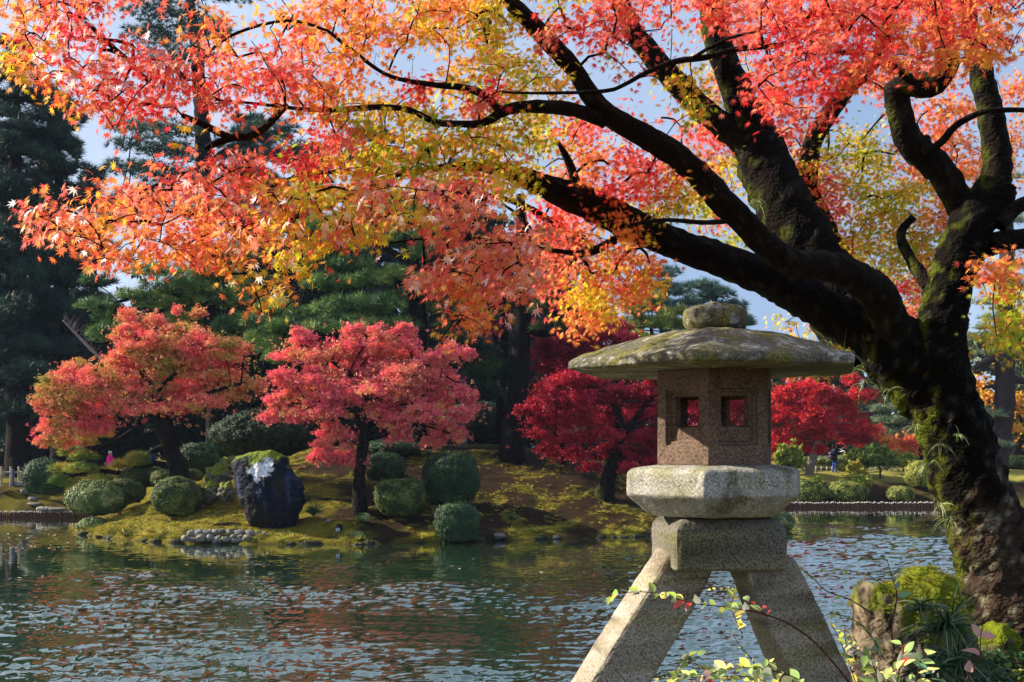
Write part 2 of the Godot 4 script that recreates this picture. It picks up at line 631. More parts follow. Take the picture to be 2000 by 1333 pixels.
# limbs: name -> [x, y, radius, distance] along the middle line
const LIMBS := [
	["limb", [[1700, 665, 40, 8.0], [1600, 598, 40, 7.9], [1500, 545, 36, 7.7], [1400, 505, 32, 7.5], [1300, 470, 30, 7.3], [1225, 432, 31, 7.1], [1150, 398, 31, 6.9], [1080, 370, 25, 6.7], [1010, 342, 18, 6.5], [960, 328, 12, 6.3], [900, 325, 9, 6.2], [830, 332, 6, 6.1], [760, 345, 4, 6.0]]],
	["limb", [[1745, 660, 38, 7.9], [1722, 585, 35, 7.7], [1680, 547, 32, 7.5], [1620, 520, 29, 7.3], [1560, 516, 27, 7.15], [1505, 488, 26, 7.0], [1450, 430, 25, 6.9], [1400, 382, 25, 6.8], [1350, 327, 24, 6.7], [1300, 290, 23, 6.6], [1240, 255, 22, 6.45], [1190, 225, 20, 6.35], [1150, 182, 18, 6.25], [1125, 140, 17, 6.2], [1080, 90, 18, 6.1], [1040, 48, 17, 6.05], [1000, 8, 15, 6.0], [965, -40, 12, 5.9]]],
	["limb", [[1690, 700, 60, 8.2], [1640, 600, 62, 8.3], [1585, 500, 58, 8.4], [1530, 400, 54, 8.5], [1493, 320, 50, 8.6], [1465, 245, 40, 8.6], [1440, 180, 30, 8.5], [1408, 100, 27, 8.4], [1393, 40, 24, 8.4], [1388, -40, 20, 8.4]]],
	["limb", [[1480, 300, 30, 8.6], [1440, 265, 26, 8.6], [1385, 225, 24, 8.5], [1320, 160, 23, 8.4], [1272, 108, 21, 8.3], [1240, 65, 19, 8.2], [1215, 10, 17, 8.1], [1205, -40, 14, 8.0]]],
	["limb", [[1670, 560, 24, 8.9], [1615, 455, 22, 9.0], [1583, 380, 20, 9.0], [1578, 320, 19, 9.0], [1594, 265, 18, 9.0], [1622, 220, 17, 8.9], [1662, 165, 16, 8.8], [1700, 128, 15, 8.7], [1728, 80, 13, 8.6], [1745, -30, 11, 8.5]]],
	["limb", [[1885, 420, 28, 7.9], [1845, 342, 28, 7.8], [1790, 292, 28, 7.7], [1768, 258, 26, 7.65], [1757, 215, 24, 7.6], [1748, 178, 22, 7.55], [1770, 166, 22, 7.5], [1815, 166, 25, 7.45], [1846, 138, 24, 7.4], [1848, 95, 21, 7.3], [1833, 50, 20, 7.3], [1818, -40, 17, 7.3]]],
	["limb", [[1945, 372, 29, 7.8], [1948, 300, 27, 7.8], [1940, 250, 25, 7.8], [1928, 190, 24, 7.8], [1912, 120, 21, 7.8], [1893, 50, 18, 7.8], [1878, -40, 16, 7.8]]],
	["limb", [[1930, 480, 24, 7.8], [1970, 470, 22, 7.8], [2030, 462, 20, 7.8], [2090, 440, 17, 7.8], [2170, 390, 12, 7.7], [2260, 340, 4, 7.6]]],
	["limb", [[1950, 440, 18, 7.7], [1985, 405, 15, 7.7], [2030, 385, 13, 7.7], [2090, 330, 9, 7.6], [2150, 250, 3, 7.5]]],
	["branch", [[1180, 235, 15, 6.35], [1120, 215, 14, 6.2], [1060, 208, 13, 6.0], [1005, 210, 12, 5.9], [975, 222, 10, 5.8], [945, 240, 8, 5.8], [900, 242, 7, 5.7], [850, 238, 7, 5.65], [800, 215, 6, 5.6], [740, 209, 6, 5.6], [650, 215, 5, 5.55], [580, 212, 4, 5.5], [505, 203, 3, 5.5], [420, 195, 2, 5.4]]],
	["branch", [[978, 220, 9, 5.85], [945, 185, 8, 5.8], [900, 170, 7, 5.75], [850, 166, 6, 5.7], [760, 148, 4, 5.6], [690, 100, 4, 5.55], [640, 60, 3, 5.5]]],
	["branch", [[1130, 385, 11, 6.85], [1116, 330, 9, 6.8], [1098, 292, 6, 6.75], [1085, 272, 2, 6.7]]],
	["branch", [[1530, 88, 6, 5.6], [1440, 96, 6, 5.6], [1380, 112, 6, 5.6], [1320, 120, 6, 5.6], [1262, 142, 5, 5.55], [1220, 165, 4, 5.5], [1180, 178, 4, 5.5], [1060, 182, 3, 5.5], [980, 180, 2, 5.5]]],
	["branch", [[1790, 168, 12, 7.5], [1755, 135, 9, 7.3], [1715, 112, 8, 7.1], [1675, 102, 7, 6.9], [1630, 100, 5, 6.7], [1560, 70, 3, 6.5]]],
	["branch", [[1810, 270, 9, 7.7], [1808, 295, 9, 7.6], [1840, 278, 8, 7.6], [1868, 245, 7, 7.55], [1925, 218, 6, 7.5], [2000, 215, 5, 7.5]]],
	["branch", [[1815, 560, 14, 8.0], [1775, 500, 11, 8.2], [1760, 455, 9, 8.3], [1785, 425, 7, 8.3]]],
	["branch", [[450, 270, 8, 5.6], [400, 245, 7, 5.55], [355, 225, 5, 5.5]]],
	["branch", [[560, 205, 6, 5.5], [500, 262, 8, 5.6], [450, 270, 8, 5.6], [400, 290, 5, 5.6]]],
	["branch", [[235, 105, 5, 5.4], [190, 65, 5, 5.3], [145, 12, 4, 5.2]]],
	["branch", [[290, 160, 4, 5.45], [235, 105, 5, 5.4], [200, 98, 3, 5.35]]],
	["branch", [[1160, 490, 9, 7.0], [1110, 455, 10, 7.1], [1070, 430, 8, 7.2], [1030, 405, 6, 7.2], [960, 380, 4, 7.2]]],
	["branch", [[1250, 440, 8, 7.1], [1160, 490, 9, 7.0], [1100, 492, 5, 6.8], [980, 470, 4, 6.6], [850, 465, 3, 6.4], [760, 475, 2, 6.3]]],
	["branch", [[800, 330, 5, 6.1], [640, 400, 4, 5.9], [540, 440, 4, 5.8], [470, 480, 3, 5.8]]],
	["branch", [[760, 345, 4, 6.0], [600, 340, 4, 5.8], [420, 410, 3, 5.7], [300, 415, 3, 5.6], [180, 440, 2, 5.5]]],
	["branch", [[1440, 430, 6, 7.0], [1380, 435, 5, 6.6], [1300, 430, 4, 6.3], [1230, 440, 3, 6.2]]],
	["branch", [[640, 60, 3, 5.5], [560, 40, 3, 5.5], [450, 70, 3, 5.5], [380, 130, 2, 5.4]]],
]


func crown_code(px: float, py: float) -> String:
	var r := int(floor(py / 50.0)) + 1
	var k := int(floor(px / 50.0))
	if r < 0 or r >= CROWN.size():
		return "."
	var row: String = CROWN[r].replace(" ", "")
	return row[clampi(k, 0, row.length() - 1)]


func crown_distance(px: float, py: float) -> float:
	var d := lerpf(5.0, 6.2, smoothstep(0.0, 1100.0, px))
	if py > 370.0 and px > 450.0 and px < 1300.0:
		d = 5.1
	if px > 1050.0 and py > 230.0 and px < 1520.0:
		d = 7.2
	if px > 1480.0:
		d = 5.6 if py < 250.0 else 9.2
	if px > 1360.0 and px < 1470.0 and py > 60.0 or px > 1660.0 and py > 130.0 or px > 1360.0 and px < 1500.0 and py > 230.0:
		d = 9.2
	if py > 690.0 and px < 1800.0:
		d = 7.3
	if px > 1840.0 and py > 520.0:
		d = 6.6
	return d


func near_maple() -> void:
	var t := thing("maple_tree", "large old maple with mossy leaning trunk and red to yellow-green leaves behind the lantern", "tree", Vector3.ZERO)
	var dark := Color(0.0075, 0.0055, 0.0042)
	var pale := Color(0.035, 0.025, 0.019)
	var root := P(1985, 1255, 8.0)
	t.position = ground_at(root)
	var off := Transform3D(Basis(), -t.position)
	var m := M.new()
	tube(m, curved([[2050, 1420, 135, 8.0], [2010, 1310, 105, 8.0], [1985, 1225, 88, 8.0], [1950, 1110, 76, 8.0], [1915, 1000, 72, 8.0], [1885, 920, 68, 8.0], [1862, 850, 64, 8.0], [1840, 780, 66, 8.0], [1830, 700, 58, 7.95], [1846, 600, 45, 7.9], [1870, 510, 44, 7.85], [1900, 440, 43, 7.8], [1930, 395, 42, 7.8], [1946, 362, 41, 7.8]], 8, 8, 0.035), 40, 0.12, dark, 0.55, 3.0)
	put("trunk", m.mesh(), mats.bark, t, off)
	m = M.new()
	tube(m, curved([[1905, 900, 50, 8.05], [1850, 800, 66, 8.05], [1790, 725, 72, 8.05], [1730, 665, 64, 8.0], [1680, 628, 52, 8.0], [1640, 600, 40, 8.0]], 8, 8, 0.035), 36, 0.13, dark, 0.55, 3.0)
	put("trunk_fork", m.mesh(), mats.bark, t, off)
	var nodes := []      # places twigs may start from: [position, links]
	for l in LIMBS:
		var line := curved(l[1], 8, 8, 0.05)
		m = M.new()
		var wide: float = line[0].w
		tube(m, line, clampi(int(wide * 160.0), 7, 26), 0.12 if wide > 0.03 else 0.08, dark.lerp(pale, 0.08 if wide > 0.14 else 0.3), 0.36 if wide > 0.05 else 0.12, 3.5)
		put(l[0], m.mesh(), mats.bark, t, off)
		for k in range(line.size() / 3, line.size(), 2):
			if line[k].w < 0.07 and line[k].x < 2.6:
				nodes.append([xyz(line[k]), 0.0, -1])
	var fixed := nodes.size()

	# the crown: places for sprays of leaves, joined to the limbs by twigs, the nearest first
	var sprays := []
	for r in CROWN.size():
		var row: String = CROWN[r].replace(" ", "")
		for k in row.length():
			var code := row[k]
			if code == ".":
				continue
			var thin := code == code.to_lower()
			for n in (1 if thin else 4):
				var mx := k * 50.0 + 25.0
				var my := r * 50.0 - 25.0
				var px := mx + rf(-4.0 if crown_code(mx - 50.0, my) == "." and k > 0 else -24.0, 0.0 if crown_code(mx + 50.0, my) == "." else 24.0)
				var py := my + rf(-8.0 if crown_code(mx, my - 50.0) == "." else -24.0, -14.0 if crown_code(mx, my + 50.0) == "." else 16.0)
				var d := crown_distance(px, py) + rf(-0.5, 0.5)
				var p := P(px, py, d)
				var near := 1e9
				for q in range(0, fixed, 3):
					near = minf(near, (nodes[q][0] - p).length_squared())
				sprays.append([near, p, code.to_upper(), thin])
	sprays.sort_custom(func(a, b): return a[0] < b[0])
	for s in sprays:
		var best := -1
		var near := 1e9
		for q in nodes.size():
			var dd: float = (nodes[q][0] - s[1]).length_squared() * (1.0 if q >= fixed else 1.2)
			if dd < near:
				near = dd
				best = q
		s.append(nodes.size())
		nodes.append([s[1], 1.0, best])
	for q in range(nodes.size() - 1, fixed - 1, -1):
		var up: int = nodes[q][2]
		if up >= fixed:
			nodes[up][1] += nodes[q][1]
	m = M.new()
	for q in range(fixed, nodes.size()):
		var a: Vector3 = nodes[nodes[q][2]][0]
		var b: Vector3 = nodes[q][0]
		if (a - b).length() > 0.62 or absf((a - b).x) + absf((a - b).z) < 0.5 * absf((a - b).y):
			continue
		var w: float = clampf(0.0014 + 0.0011 * sqrt(nodes[q][1]), 0.0016, 0.009)
		var mid := (a + b) * 0.5 + Vector3(rf(-0.04, 0.04), 0.04 + rf(-0.02, 0.04), rf(-0.04, 0.04)) * (a - b).length() * 2.0
		tube(m, curve([Vector4(a.x, a.y, a.z, w * 1.15), Vector4(mid.x, mid.y, mid.z, w), Vector4(b.x, b.y, b.z, w * 0.7)], 0.1), 4, 0.0, dark)
	# bare twiglets against the sky
	for k in 150:
		var q: Array = nodes[rng.randi_range(0, nodes.size() - 1)]
		var a: Vector3 = q[0]
		var dir := (rdir() * Vector3(1, 0.5, 0.7) + Vector3(-0.3, 0.35, 0)).normalized()
		for j in 3:
			var b := a + dir * rf(0.06, 0.16)
			tube(m, [Vector4(a.x, a.y, a.z, 0.0016), Vector4(b.x, b.y, b.z, 0.001)], 3, 0.0, dark)
			a = b
			dir = (dir + rdir() * 0.6).normalized()
	tag(put("twigs", m.mesh(), mats.bark, t, off), "", "", "", "stuff")

	var leaves := []
	for s in sprays:
		var p: Vector3 = s[1]
		var pal: Array = TINTS[s[2]]
		if s[2] == "R" and (p.x < 1.0 and p.y < 4.25 or rng.randf() < 0.3):
			pal = TINTS["S"]
		var main: Color = pal[rng.randi_range(0, 3)]
		var tilt := rdir() * 0.35
		for k in int((rf(11, 15) if s[3] else lerpf(20, 31, smoothstep(-2.2, 0.2, p.x)) * rf(0.9, 1.1)) * pow(-p.z / 5.4, 1.6)):
			var o := p + Vector3(rng.randfn() * 0.0092 * -p.z, rng.randfn() * 0.0052 * -p.z + 0.008, rng.randfn() * 0.09)
			o.y += tilt.x * (o.x - p.x) + tilt.z * (o.z - p.z)
			var tip := (Vector3(rng.randfn() * 0.55 - 0.25, rf(-1.0, 0.05), rng.randfn() * 0.5) + (o - p) * 3.0).normalized()
			var face := Vector3(rng.randfn() * 0.6 - 0.35, rf(0.1, 1.0), rng.randfn() * 0.55 + 0.45)
			var z := (face - tip * face.dot(tip)).normalized()
			var size := rf(0.03, 0.05)
			var col := jitter(main if rng.randf() < 0.62 else pal[rng.randi_range(0, pal.size() - 1)], 0.14)
			leaves.append([Basis(tip.cross(z) * size, tip * size, z * size), o - t.position, col, -o.z / size])
	leaves.sort_custom(func(a, b): return a[3] < b[3])
	var shapes := [maple_leaf(0.12), maple_leaf(-0.08), maple_leaf(0.25)]
	var cs := [Copies.new(), Copies.new(), Copies.new()]
	var alone := 0
	var dye := {}
	for l in leaves:
		var px: float = 1000.0 + (l[1] + t.position).x / -(l[1] + t.position).z * F
		var py: float = 880.0 - ((l[1] + t.position).y - EYE) / -(l[1] + t.position).z * F
		if alone < 300 and px > 20 and px < 1980 and py > 20:
			var key: String = l[2].to_html().substr(0, 1) + str(int(l[2].g * 8.0))
			if not dye.has(key):
				var mt: StandardMaterial3D = mats.maple_leaf.duplicate()
				mt.vertex_color_use_as_albedo = false
				mt.albedo_color = l[2].linear_to_srgb()
				dye[key] = mt
			put("leaf", shapes[alone % 3], dye[key], t, Transform3D(l[0], l[1]))
			alone += 1
		else:
			cs[rng.randi_range(0, 2)].add(l[0], l[1], l[2])
	for k in 3:
		scatter("foliage", shapes[k], mats.maple_leaf, cs[k], t)
	print("maple leaves ", leaves.size(), " sprays ", sprays.size())

	# small ferns rooted in the bark
	var spots := [[1612, 668, 7.6], [1650, 690, 7.62], [1672, 722, 7.65], [1690, 745, 7.7], [1737, 762, 7.72], [1790, 832, 7.75], [1838, 868, 7.72], [1815, 905, 7.75], [1836, 988, 7.74], [1858, 1012, 7.74], [1870, 850, 7.7], [1478, 395, 8.1]]
	for k in spots.size():
		var q: Array = spots[k]
		var where: String = ["under the fork above the lantern roof", "on the limb just right of the lantern finial", "on the limb above the right roof tip", "by the right tip of the lantern roof", "on the trunk edge right of the lantern roof", "on the trunk edge beside the crimson maple", "in the middle of the dark trunk", "on the trunk edge above the far clipped bushes", "on the trunk edge at the far shoreline", "on the trunk at the shoreline, inside its edge", "high on the dark trunk face", "on the thick upright limb"][k]
		grass_tuft("bark_fern", "tuft of narrow hanging fern blades " + where, "fern", P(q[0], q[1], q[2]), 14, 0.17 if k != 10 else 0.1, 0.006, Vector3(-0.35, -0.25, 0.55), [Color(0.2, 0.24, 0.09), Color(0.1, 0.16, 0.03), Color(0.36, 0.38, 0.2)])


# a tuft of arching blades
func grass_tuft(called: String, label: String, category: String, at: Vector3, n: int, length: float, wide: float, lean: Vector3, tints: Array, parent: Node3D = null, group := "") -> void:
	var m := M.new()
	for k in n:
		var dir := (rdir() * Vector3(1, 0.4, 1) + lean * 1.3 + Vector3(0, 0.35, 0)).normalized()
		var l := length * rf(0.6, 1.15)
		var side := dir.cross(rdir()).normalized()
		var p := rdir() * wide * 2.0
		var col := jitter(tints[rng.randi_range(0, tints.size() - 1)], 0.15)
		var before := -1
		for j in 6:
			var w := wide * (1.0 - pow(j / 5.0, 2.0)) * 0.5
			var a := m.add(p - side * w, col)
			m.add(p + side * w, col)
			if before >= 0:
				m.quad(before, before + 1, a + 1, a)
			before = a
			p += dir * l / 5.0
			dir = (dir + Vector3(0, -0.34, 0)).normalized()
	var o := put(called, m.mesh(), mats.blade, parent, Transform3D(Basis(), at))
	if label:
		tag(o, label, category, group)


# ------------------------------------------------------------------ stone lantern

func hexed(a: float, turn: float, round_off: float) -> float:     # radius of a hexagon with softened corners, 1 at the corners
	var x := fposmod(a - turn, PI / 3.0) - PI / 6.0
	var h := cos(PI / 6.0) / cos(x)
	return lerpf(minf(h, 1.0 - 0.05 * round_off * 2.0 * pow(absf(x) / (PI / 6.0), 8.0)), 0.955, round_off)


# rings of [radius, height, rounding]; turn is the bearing of one corner
func hex_body(profile: Array, turn: float, sides: int, col: Color, bump := 0.004, tinted := 0) -> ArrayMesh:
	var m := M.new()
	var rings := []
	if sides > 60:      # narrow bevels keep the arrises crisp
		var cut := []
		for k in profile.size():
			var a := Vector3(profile[k][0], profile[k][1], profile[k][2])
			for j in [k - 1, k + 1]:
				if j < 0 or j >= profile.size():
					continue
				var b := Vector3(profile[j][0], profile[j][1], profile[j][2])
				var l := Vector2(b.x - a.x, b.y - a.y).length()
				var e := a.lerp(b, minf(0.3, 0.007 / maxf(l, 0.001)))
				cut.append([e.x, e.y, e.z])
		profile = cut
	for k in profile.size():
		var q: Array = profile[k]
		var start := m.v.size()
		for s in sides:
			var a := TAU * s / sides + turn
			var r: float = q[0] * hexed(a, turn, q[2])
			var p := Vector3(sin(a) * r, q[1], cos(a) * r)
			p += p.normalized() * bump * noise.get_noise_3dv(p * 9.0) + Vector3(0, bump * noise.get_noise_3dv(p * 7.0 + Vector3(3, 3, 3)), 0)
			m.add(p, stone_tint(p, col, tinted))
		rings.append(start)
	for k in rings.size() - 1:
		for s in sides:
			var s2 := (s + 1) % sides
			m.quad(rings[k] + s, rings[k + 1] + s, rings[k + 1] + s2, rings[k] + s2)
	var n := profile.size() - 1
	var lo := m.add(Vector3(0, profile[0][1], 0), col)
	var hi := m.add(Vector3(0, profile[n][1], 0), col)
	for s in sides:
		m.tri(rings[0] + s, rings[0] + (s + 1) % sides, lo)
		m.tri(rings[n] + (s + 1) % sides, rings[n] + s, hi)
	return m.mesh()


func stone_tint(p: Vector3, col: Color, how: int) -> Color:
	var c := col * (1.0 + 0.18 * noise.get_noise_3dv(p * 5.0) + 0.1 * noise.get_noise_3dv(p * 21.0))
	var streak := noise.get_noise_3d(p.x * 14.0, p.y * 1.6, p.z * 14.0) + 0.5 * noise.get_noise_3d(p.x * 40.0, p.y * 4.0, p.z * 40.0)
	c *= 1.0 - 0.22 * smoothstep(0.2, 0.9, streak)
	if how == 1:      # roof: moss and pale lichen
		var moss := noise.get_noise_3dv(p * 4.0 + Vector3(9, 0, 0)) + 0.6 * noise.get_noise_3dv(p * 17.0)
		var lichen := noise.get_noise_3dv(p * 6.0 + Vector3(0, 0, 31)) + 0.8 * noise.get_noise_3dv(p * 26.0)
		lichen += 0.5 * noise.get_noise_3dv(p * 70.0)
		moss += 0.4 * noise.get_noise_3dv(p * 60.0)
		c = c.lerp(Color(0.27, 0.26, 0.06), smoothstep(-0.3, 0.6, moss) * 0.75)
		c = c.lerp(Color(0.8, 0.8, 0.82), smoothstep(0.35, 1.1, lichen) * 0.6)
	elif how == 2:    # a little green staining
		var moss := noise.get_noise_3dv(p * 5.0 + Vector3(9, 4, 0)) + 0.4 * noise.get_noise_3dv(p * 17.0)
		c = c.lerp(Color(0.36, 0.35, 0.12), smoothstep(0.05, 0.8, moss) * 0.5)
		var damp := noise.get_noise_3d(p.x * 4.0 + 20.0, p.y * 2.2, p.z * 4.0) + 0.6 * noise.get_noise_3d(p.x * 13.0, p.y * 7.0, p.z * 13.0) + 0.3 * noise.get_noise_3dv(p * 45.0)
		c = c.lerp(c * Color(0.5, 0.47, 0.4), smoothstep(0.15, 0.75, damp))
		var pale := noise.get_noise_3dv(p * 8.0 + Vector3(0, 60, 0)) + 0.7 * noise.get_noise_3dv(p * 30.0 + Vector3(0, 9, 0))
		c = c.lerp(Color(0.75, 0.75, 0.7), smoothstep(0.6, 0.95, pale) * 0.6)
	return Color(c.r, c.g, c.b)


# a box swept along a line, with its long edges chamfered
func beam(m: M, pts: Array, w: float, d: float, turn: float, bevel: float, col: Color, how := 2) -> void:
	var before := -1
	var corners := []
	for q in [[1, 1], [-1, 1], [-1, -1], [1, -1]]:
		var a := Vector2(q[0] * w * 0.5, q[1] * d * 0.5)
		var inx := Vector2(-q[0] * bevel, 0)
		var inz := Vector2(0, -q[1] * bevel)
		var two := [a + inz, a + inz * 0.3 + inx * 0.3, a + inx]
		if q[0] * q[1] < 0:
			two.reverse()
		corners.append_array(two)
	var n := corners.size()
	for k in pts.size():
		var q: Vector4 = pts[k]
		var start := m.v.size()
		for cc in corners:
			var e: Vector2 = cc * q.w
			var r := e.rotated(turn)
			var p := Vector3(q.x + r.x, q.y, q.z - r.y)
			p += (p - xyz(q)).normalized() * 0.006 * noise.get_noise_3dv(p * 12.0)
			m.add(p, stone_tint(p, col, how))
		if before >= 0:
			for s in n:
				m.quad(before + s, start + s, start + (s + 1) % n, before + (s + 1) % n)
		else:
			for s in range(1, n - 1):
				m.tri(start, start + s, start + s + 1)
		before = start
	for s in range(1, n - 1):
		m.tri(before, before + s + 1, before + s)


func stone_lantern() -> void:
	var s := 6.4 / F
	var ly := func(py: float) -> float: return EYE + (880.0 - py) * s
	var base := Vector3(397.0 * s, 0, -6.4)
	var t := thing("stone_lantern", "weathered two-legged stone lantern with broad mossy hexagonal roof at the water's edge", "lantern", base)
	var turn := deg_to_rad(-6.0 - 10.1)
	var grey := Color(0.52, 0.52, 0.48)
	# finial: a flattened bun with a small nipple
	var prof := []
	var fy: float = ly.call(649.0)
	for k in 15:
		var a := PI * k / 14.0
		var r := 0.19 * pow(maxf(sin(a), 0.0), 0.42)
		prof.append([maxf(r, 0.02), fy + 0.075 - 0.075 * signf(cos(a)) * pow(absf(cos(a)), 0.62), 1.0])
	prof.append_array([[0.05, fy + 0.152, 1.0], [0.035, fy + 0.166, 1.0], [0.012, fy + 0.172, 1.0]])
	put("finial", hex_body(prof, turn, 48, Color(0.15, 0.15, 0.11), 0.006, 1), mats.granite, t)
	# roof
	var ry: float = ly.call(722.0)
	prof = [[0.30, ry - 0.012, 0.0], [0.62, ry - 0.016, 0.0], [0.82, ry - 0.017, 0.0], [0.855, ry - 0.012, 0.01], [0.864, ry - 0.002, 0.01], [0.864, ry + 0.024, 0.015], [0.856, ry + 0.035, 0.02]]
	for k in 11:
		var f := k / 10.0
		prof.append([lerpf(0.845, 0.20, f), ry + 0.04 + 0.176 * (0.6 * pow(f, 0.86) + 0.4 * sin(f * PI / 2.0)), lerpf(0.015, 0.7, pow(f, 3.0))])
	prof.append([0.02, ry + 0.221, 1.0])
	put("roof", hex_body(prof, turn, 300, Color(0.2, 0.2, 0.155), 0.005, 1), mats.granite, t)
	# fire box with six windowed faces
	var windows := []
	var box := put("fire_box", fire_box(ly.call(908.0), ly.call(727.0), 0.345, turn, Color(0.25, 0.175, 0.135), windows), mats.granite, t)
	for w in windows:
		put("window", w, mats.granite, box)
	# platform
	var py0: float = ly.call(1007.0)
	prof = [[0.30, py0 + 0.002, 0.0], [0.375, py0 + 0.002, 0.02], [0.40, py0 + 0.012, 0.03], [0.445, py0 + 0.05, 0.02], [0.508, py0 + 0.103, 0.02], [0.525, py0 + 0.118, 0.03], [0.529, py0 + 0.13, 0.03], [0.528, py0 + 0.18, 0.02], [0.526, py0 + 0.238, 0.03], [0.516, py0 + 0.255, 0.04], [0.49, py0 + 0.269, 0.04], [0.36, py0 + 0.284, 0.1], [0.02, py0 + 0.285, 0.1]]
	put("platform", hex_body(prof, turn, 240, grey, 0.002, 2), mats.granite, t)
	# seat block over the legs
	var m := M.new()
	var by: float = ly.call(1106.0)
	var bt := deg_to_rad(5.6)
	var at := Vector2(0.012, -0.02)
	var top := by + 0.276
	beam(m, [Vector4(at.x, by, at.y, 0.97), Vector4(at.x, by + 0.012, at.y, 1.0), Vector4(at.x, by + 0.1, at.y, 1.0), Vector4(at.x, by + 0.19, at.y, 1.0), Vector4(at.x, by + 0.225, at.y, 0.985), Vector4(at.x, by + 0.255, at.y, 0.93), Vector4(at.x, top, at.y, 0.85), Vector4(at.x, top + 0.004, at.y, 0.8)], 0.62, 0.62, bt, 0.03, Color(0.23, 0.22, 0.185))
	put("seat_block", m.faceted(), mats.granite, t)
	# legs: [x, y] of the middle line
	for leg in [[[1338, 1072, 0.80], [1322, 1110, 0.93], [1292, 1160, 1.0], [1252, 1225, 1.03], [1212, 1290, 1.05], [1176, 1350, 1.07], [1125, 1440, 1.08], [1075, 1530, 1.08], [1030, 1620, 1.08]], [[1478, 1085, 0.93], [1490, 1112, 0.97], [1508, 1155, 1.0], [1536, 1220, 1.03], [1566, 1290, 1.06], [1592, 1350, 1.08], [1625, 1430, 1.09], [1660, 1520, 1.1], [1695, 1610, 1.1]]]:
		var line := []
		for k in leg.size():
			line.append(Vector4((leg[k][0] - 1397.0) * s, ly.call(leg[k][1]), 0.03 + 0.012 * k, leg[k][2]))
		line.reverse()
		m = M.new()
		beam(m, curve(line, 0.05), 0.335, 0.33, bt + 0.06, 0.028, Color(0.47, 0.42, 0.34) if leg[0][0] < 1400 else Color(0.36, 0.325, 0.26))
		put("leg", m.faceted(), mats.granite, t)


func fire_box(y0: float, y1: float, r: float, turn: float, col: Color, windows: Array) -> ArrayMesh:
	var m := M.new()
	var walls := m
	var h := y1 - y0
	var w := r
	var side := func(k: int, u: float, v: float, depth: float) -> Vector3:
		var a := turn + TAU * (k + 0.5) / 6.0
		var n := Vector3(sin(a), 0, cos(a))
		var along := Vector3(cos(a), 0, -sin(a))
		return n * (r * cos(PI / 6.0) - depth) + along * u + Vector3(0, y0 + v, 0)
	for k in 6:
		var loops := []    # [half width, bottom, top, depth]
		for q in [[w * 0.5, 0.0, h, 0.0], [w * 0.335, 0.105, h - 0.105, 0.0], [w * 0.325, 0.112, h - 0.112, 0.018], [w * 0.285, 0.125, h - 0.122, 0.018], [w * 0.275, 0.13, h - 0.127, 0.036], [w * 0.235, 0.205, h - 0.145, 0.04], [w * 0.22, 0.215, h - 0.15, 0.085], [w * 0.385, 0.0, h, 0.085]]:
			var hw: float = q[0]
			var loop := []
			for e in 4:
				var steps_n := 6
				for j in steps_n:
					var f := j / float(steps_n)
					var u: float = [lerpf(-hw, hw, f), hw, lerpf(hw, -hw, f), -hw][e]
					var v: float = [q[1], lerpf(q[1], q[2], f), q[2], lerpf(q[2], q[1], f)][e]
					var p: Vector3 = side.call(k, u, v, q[3])
					if absf(u) < w * 0.48:
						p += Vector3(noise.get_noise_3dv(p * 14.0), noise.get_noise_3dv(p * 14.0 + Vector3(8, 0, 0)), noise.get_noise_3dv(p * 14.0 + Vector3(0, 8, 0))) * 0.0035
					loop.append(p)
			loops.append(loop)
		var frame := M.new()
		for q in loops.size() - 1:
			m = walls if q == 0 or q == loops.size() - 2 else frame
			var n: int = loops[q].size()
			for j in n:
				var a: Vector3 = loops[q][j]
				var b: Vector3 = loops[q][(j + 1) % n]
				var c: Vector3 = loops[q + 1][(j + 1) % n]
				var d: Vector3 = loops[q + 1][j]
				var at := m.v.size()
				for p in [a, b, c, d]:
					m.add(p, stone_tint(p, col, 0))
				m.quad(at, at + 3, at + 2, at + 1)
		m = walls
		windows.append(frame.mesh())
		for v in [0.0, h]:     # floor and ceiling
			var mid := Vector3(0, y0 + v + (0.004 if v == 0.0 else -0.004), 0)
			var a: Vector3 = side.call(k, -w * 0.46, v, 0.03)
			var b: Vector3 = side.call(k, w * 0.46, v, 0.03)
			a.y = mid.y
			b.y = mid.y
			if v == 0.0:
				m.flat_tri(a, mid, b, col)
			else:
				m.flat_tri(a, b, mid, col)
	return m.mesh()


# ------------------------------------------------------------------ trees across the water

func leaf_cluster(n: int, points: int, spread: float) -> ArrayMesh:      # a few small star leaves round a twig end
	var m := M.new()
	for k in n:
		var at := rdir() * spread * Vector3(1, 0.5, 1) * rf(0.2, 1.0)
		var z := (Vector3(rng.randfn() * 0.6, 1.0, rng.randfn() * 0.6)).normalized()
		var y := z.cross(rdir()).normalized()
		var x := y.cross(z)
		if points == 0:      # plain oval leaf
			m.flat_quad(at - y * 0.5, at - x * 0.25, at + y * 0.5, at + x * 0.25)
			continue
		for j in points:
			var a := TAU * (j + 0.5) / (points + 1) - PI
			var tip := at + (y * cos(a) + x * sin(a)) * 0.5 * (1.0 - 0.25 * absf(a) / PI) - z * 0.06
			var s := (y * sin(a) - x * cos(a)) * 0.1
			m.flat_tri(at - s, tip, at + s)
	return m.mesh()


func needle_tuft(n: int) -> ArrayMesh:
	var m := M.new()
	for k in n:
		var dir := Vector3(rng.randfn() * 0.62, rf(0.15, 1.0), rng.randfn() * 0.62).normalized()
		var s := dir.cross(rdir()).normalized() * 0.045
		var o := Vector3(rf(-0.12, 0.12), rf(-0.1, 0.1), rf(-0.12, 0.12))
		m.flat_tri(o - s, o + dir, o + s)
	return m.mesh()


var star_cluster: ArrayMesh
var oval_cluster: ArrayMesh
var tuft_mesh: ArrayMesh


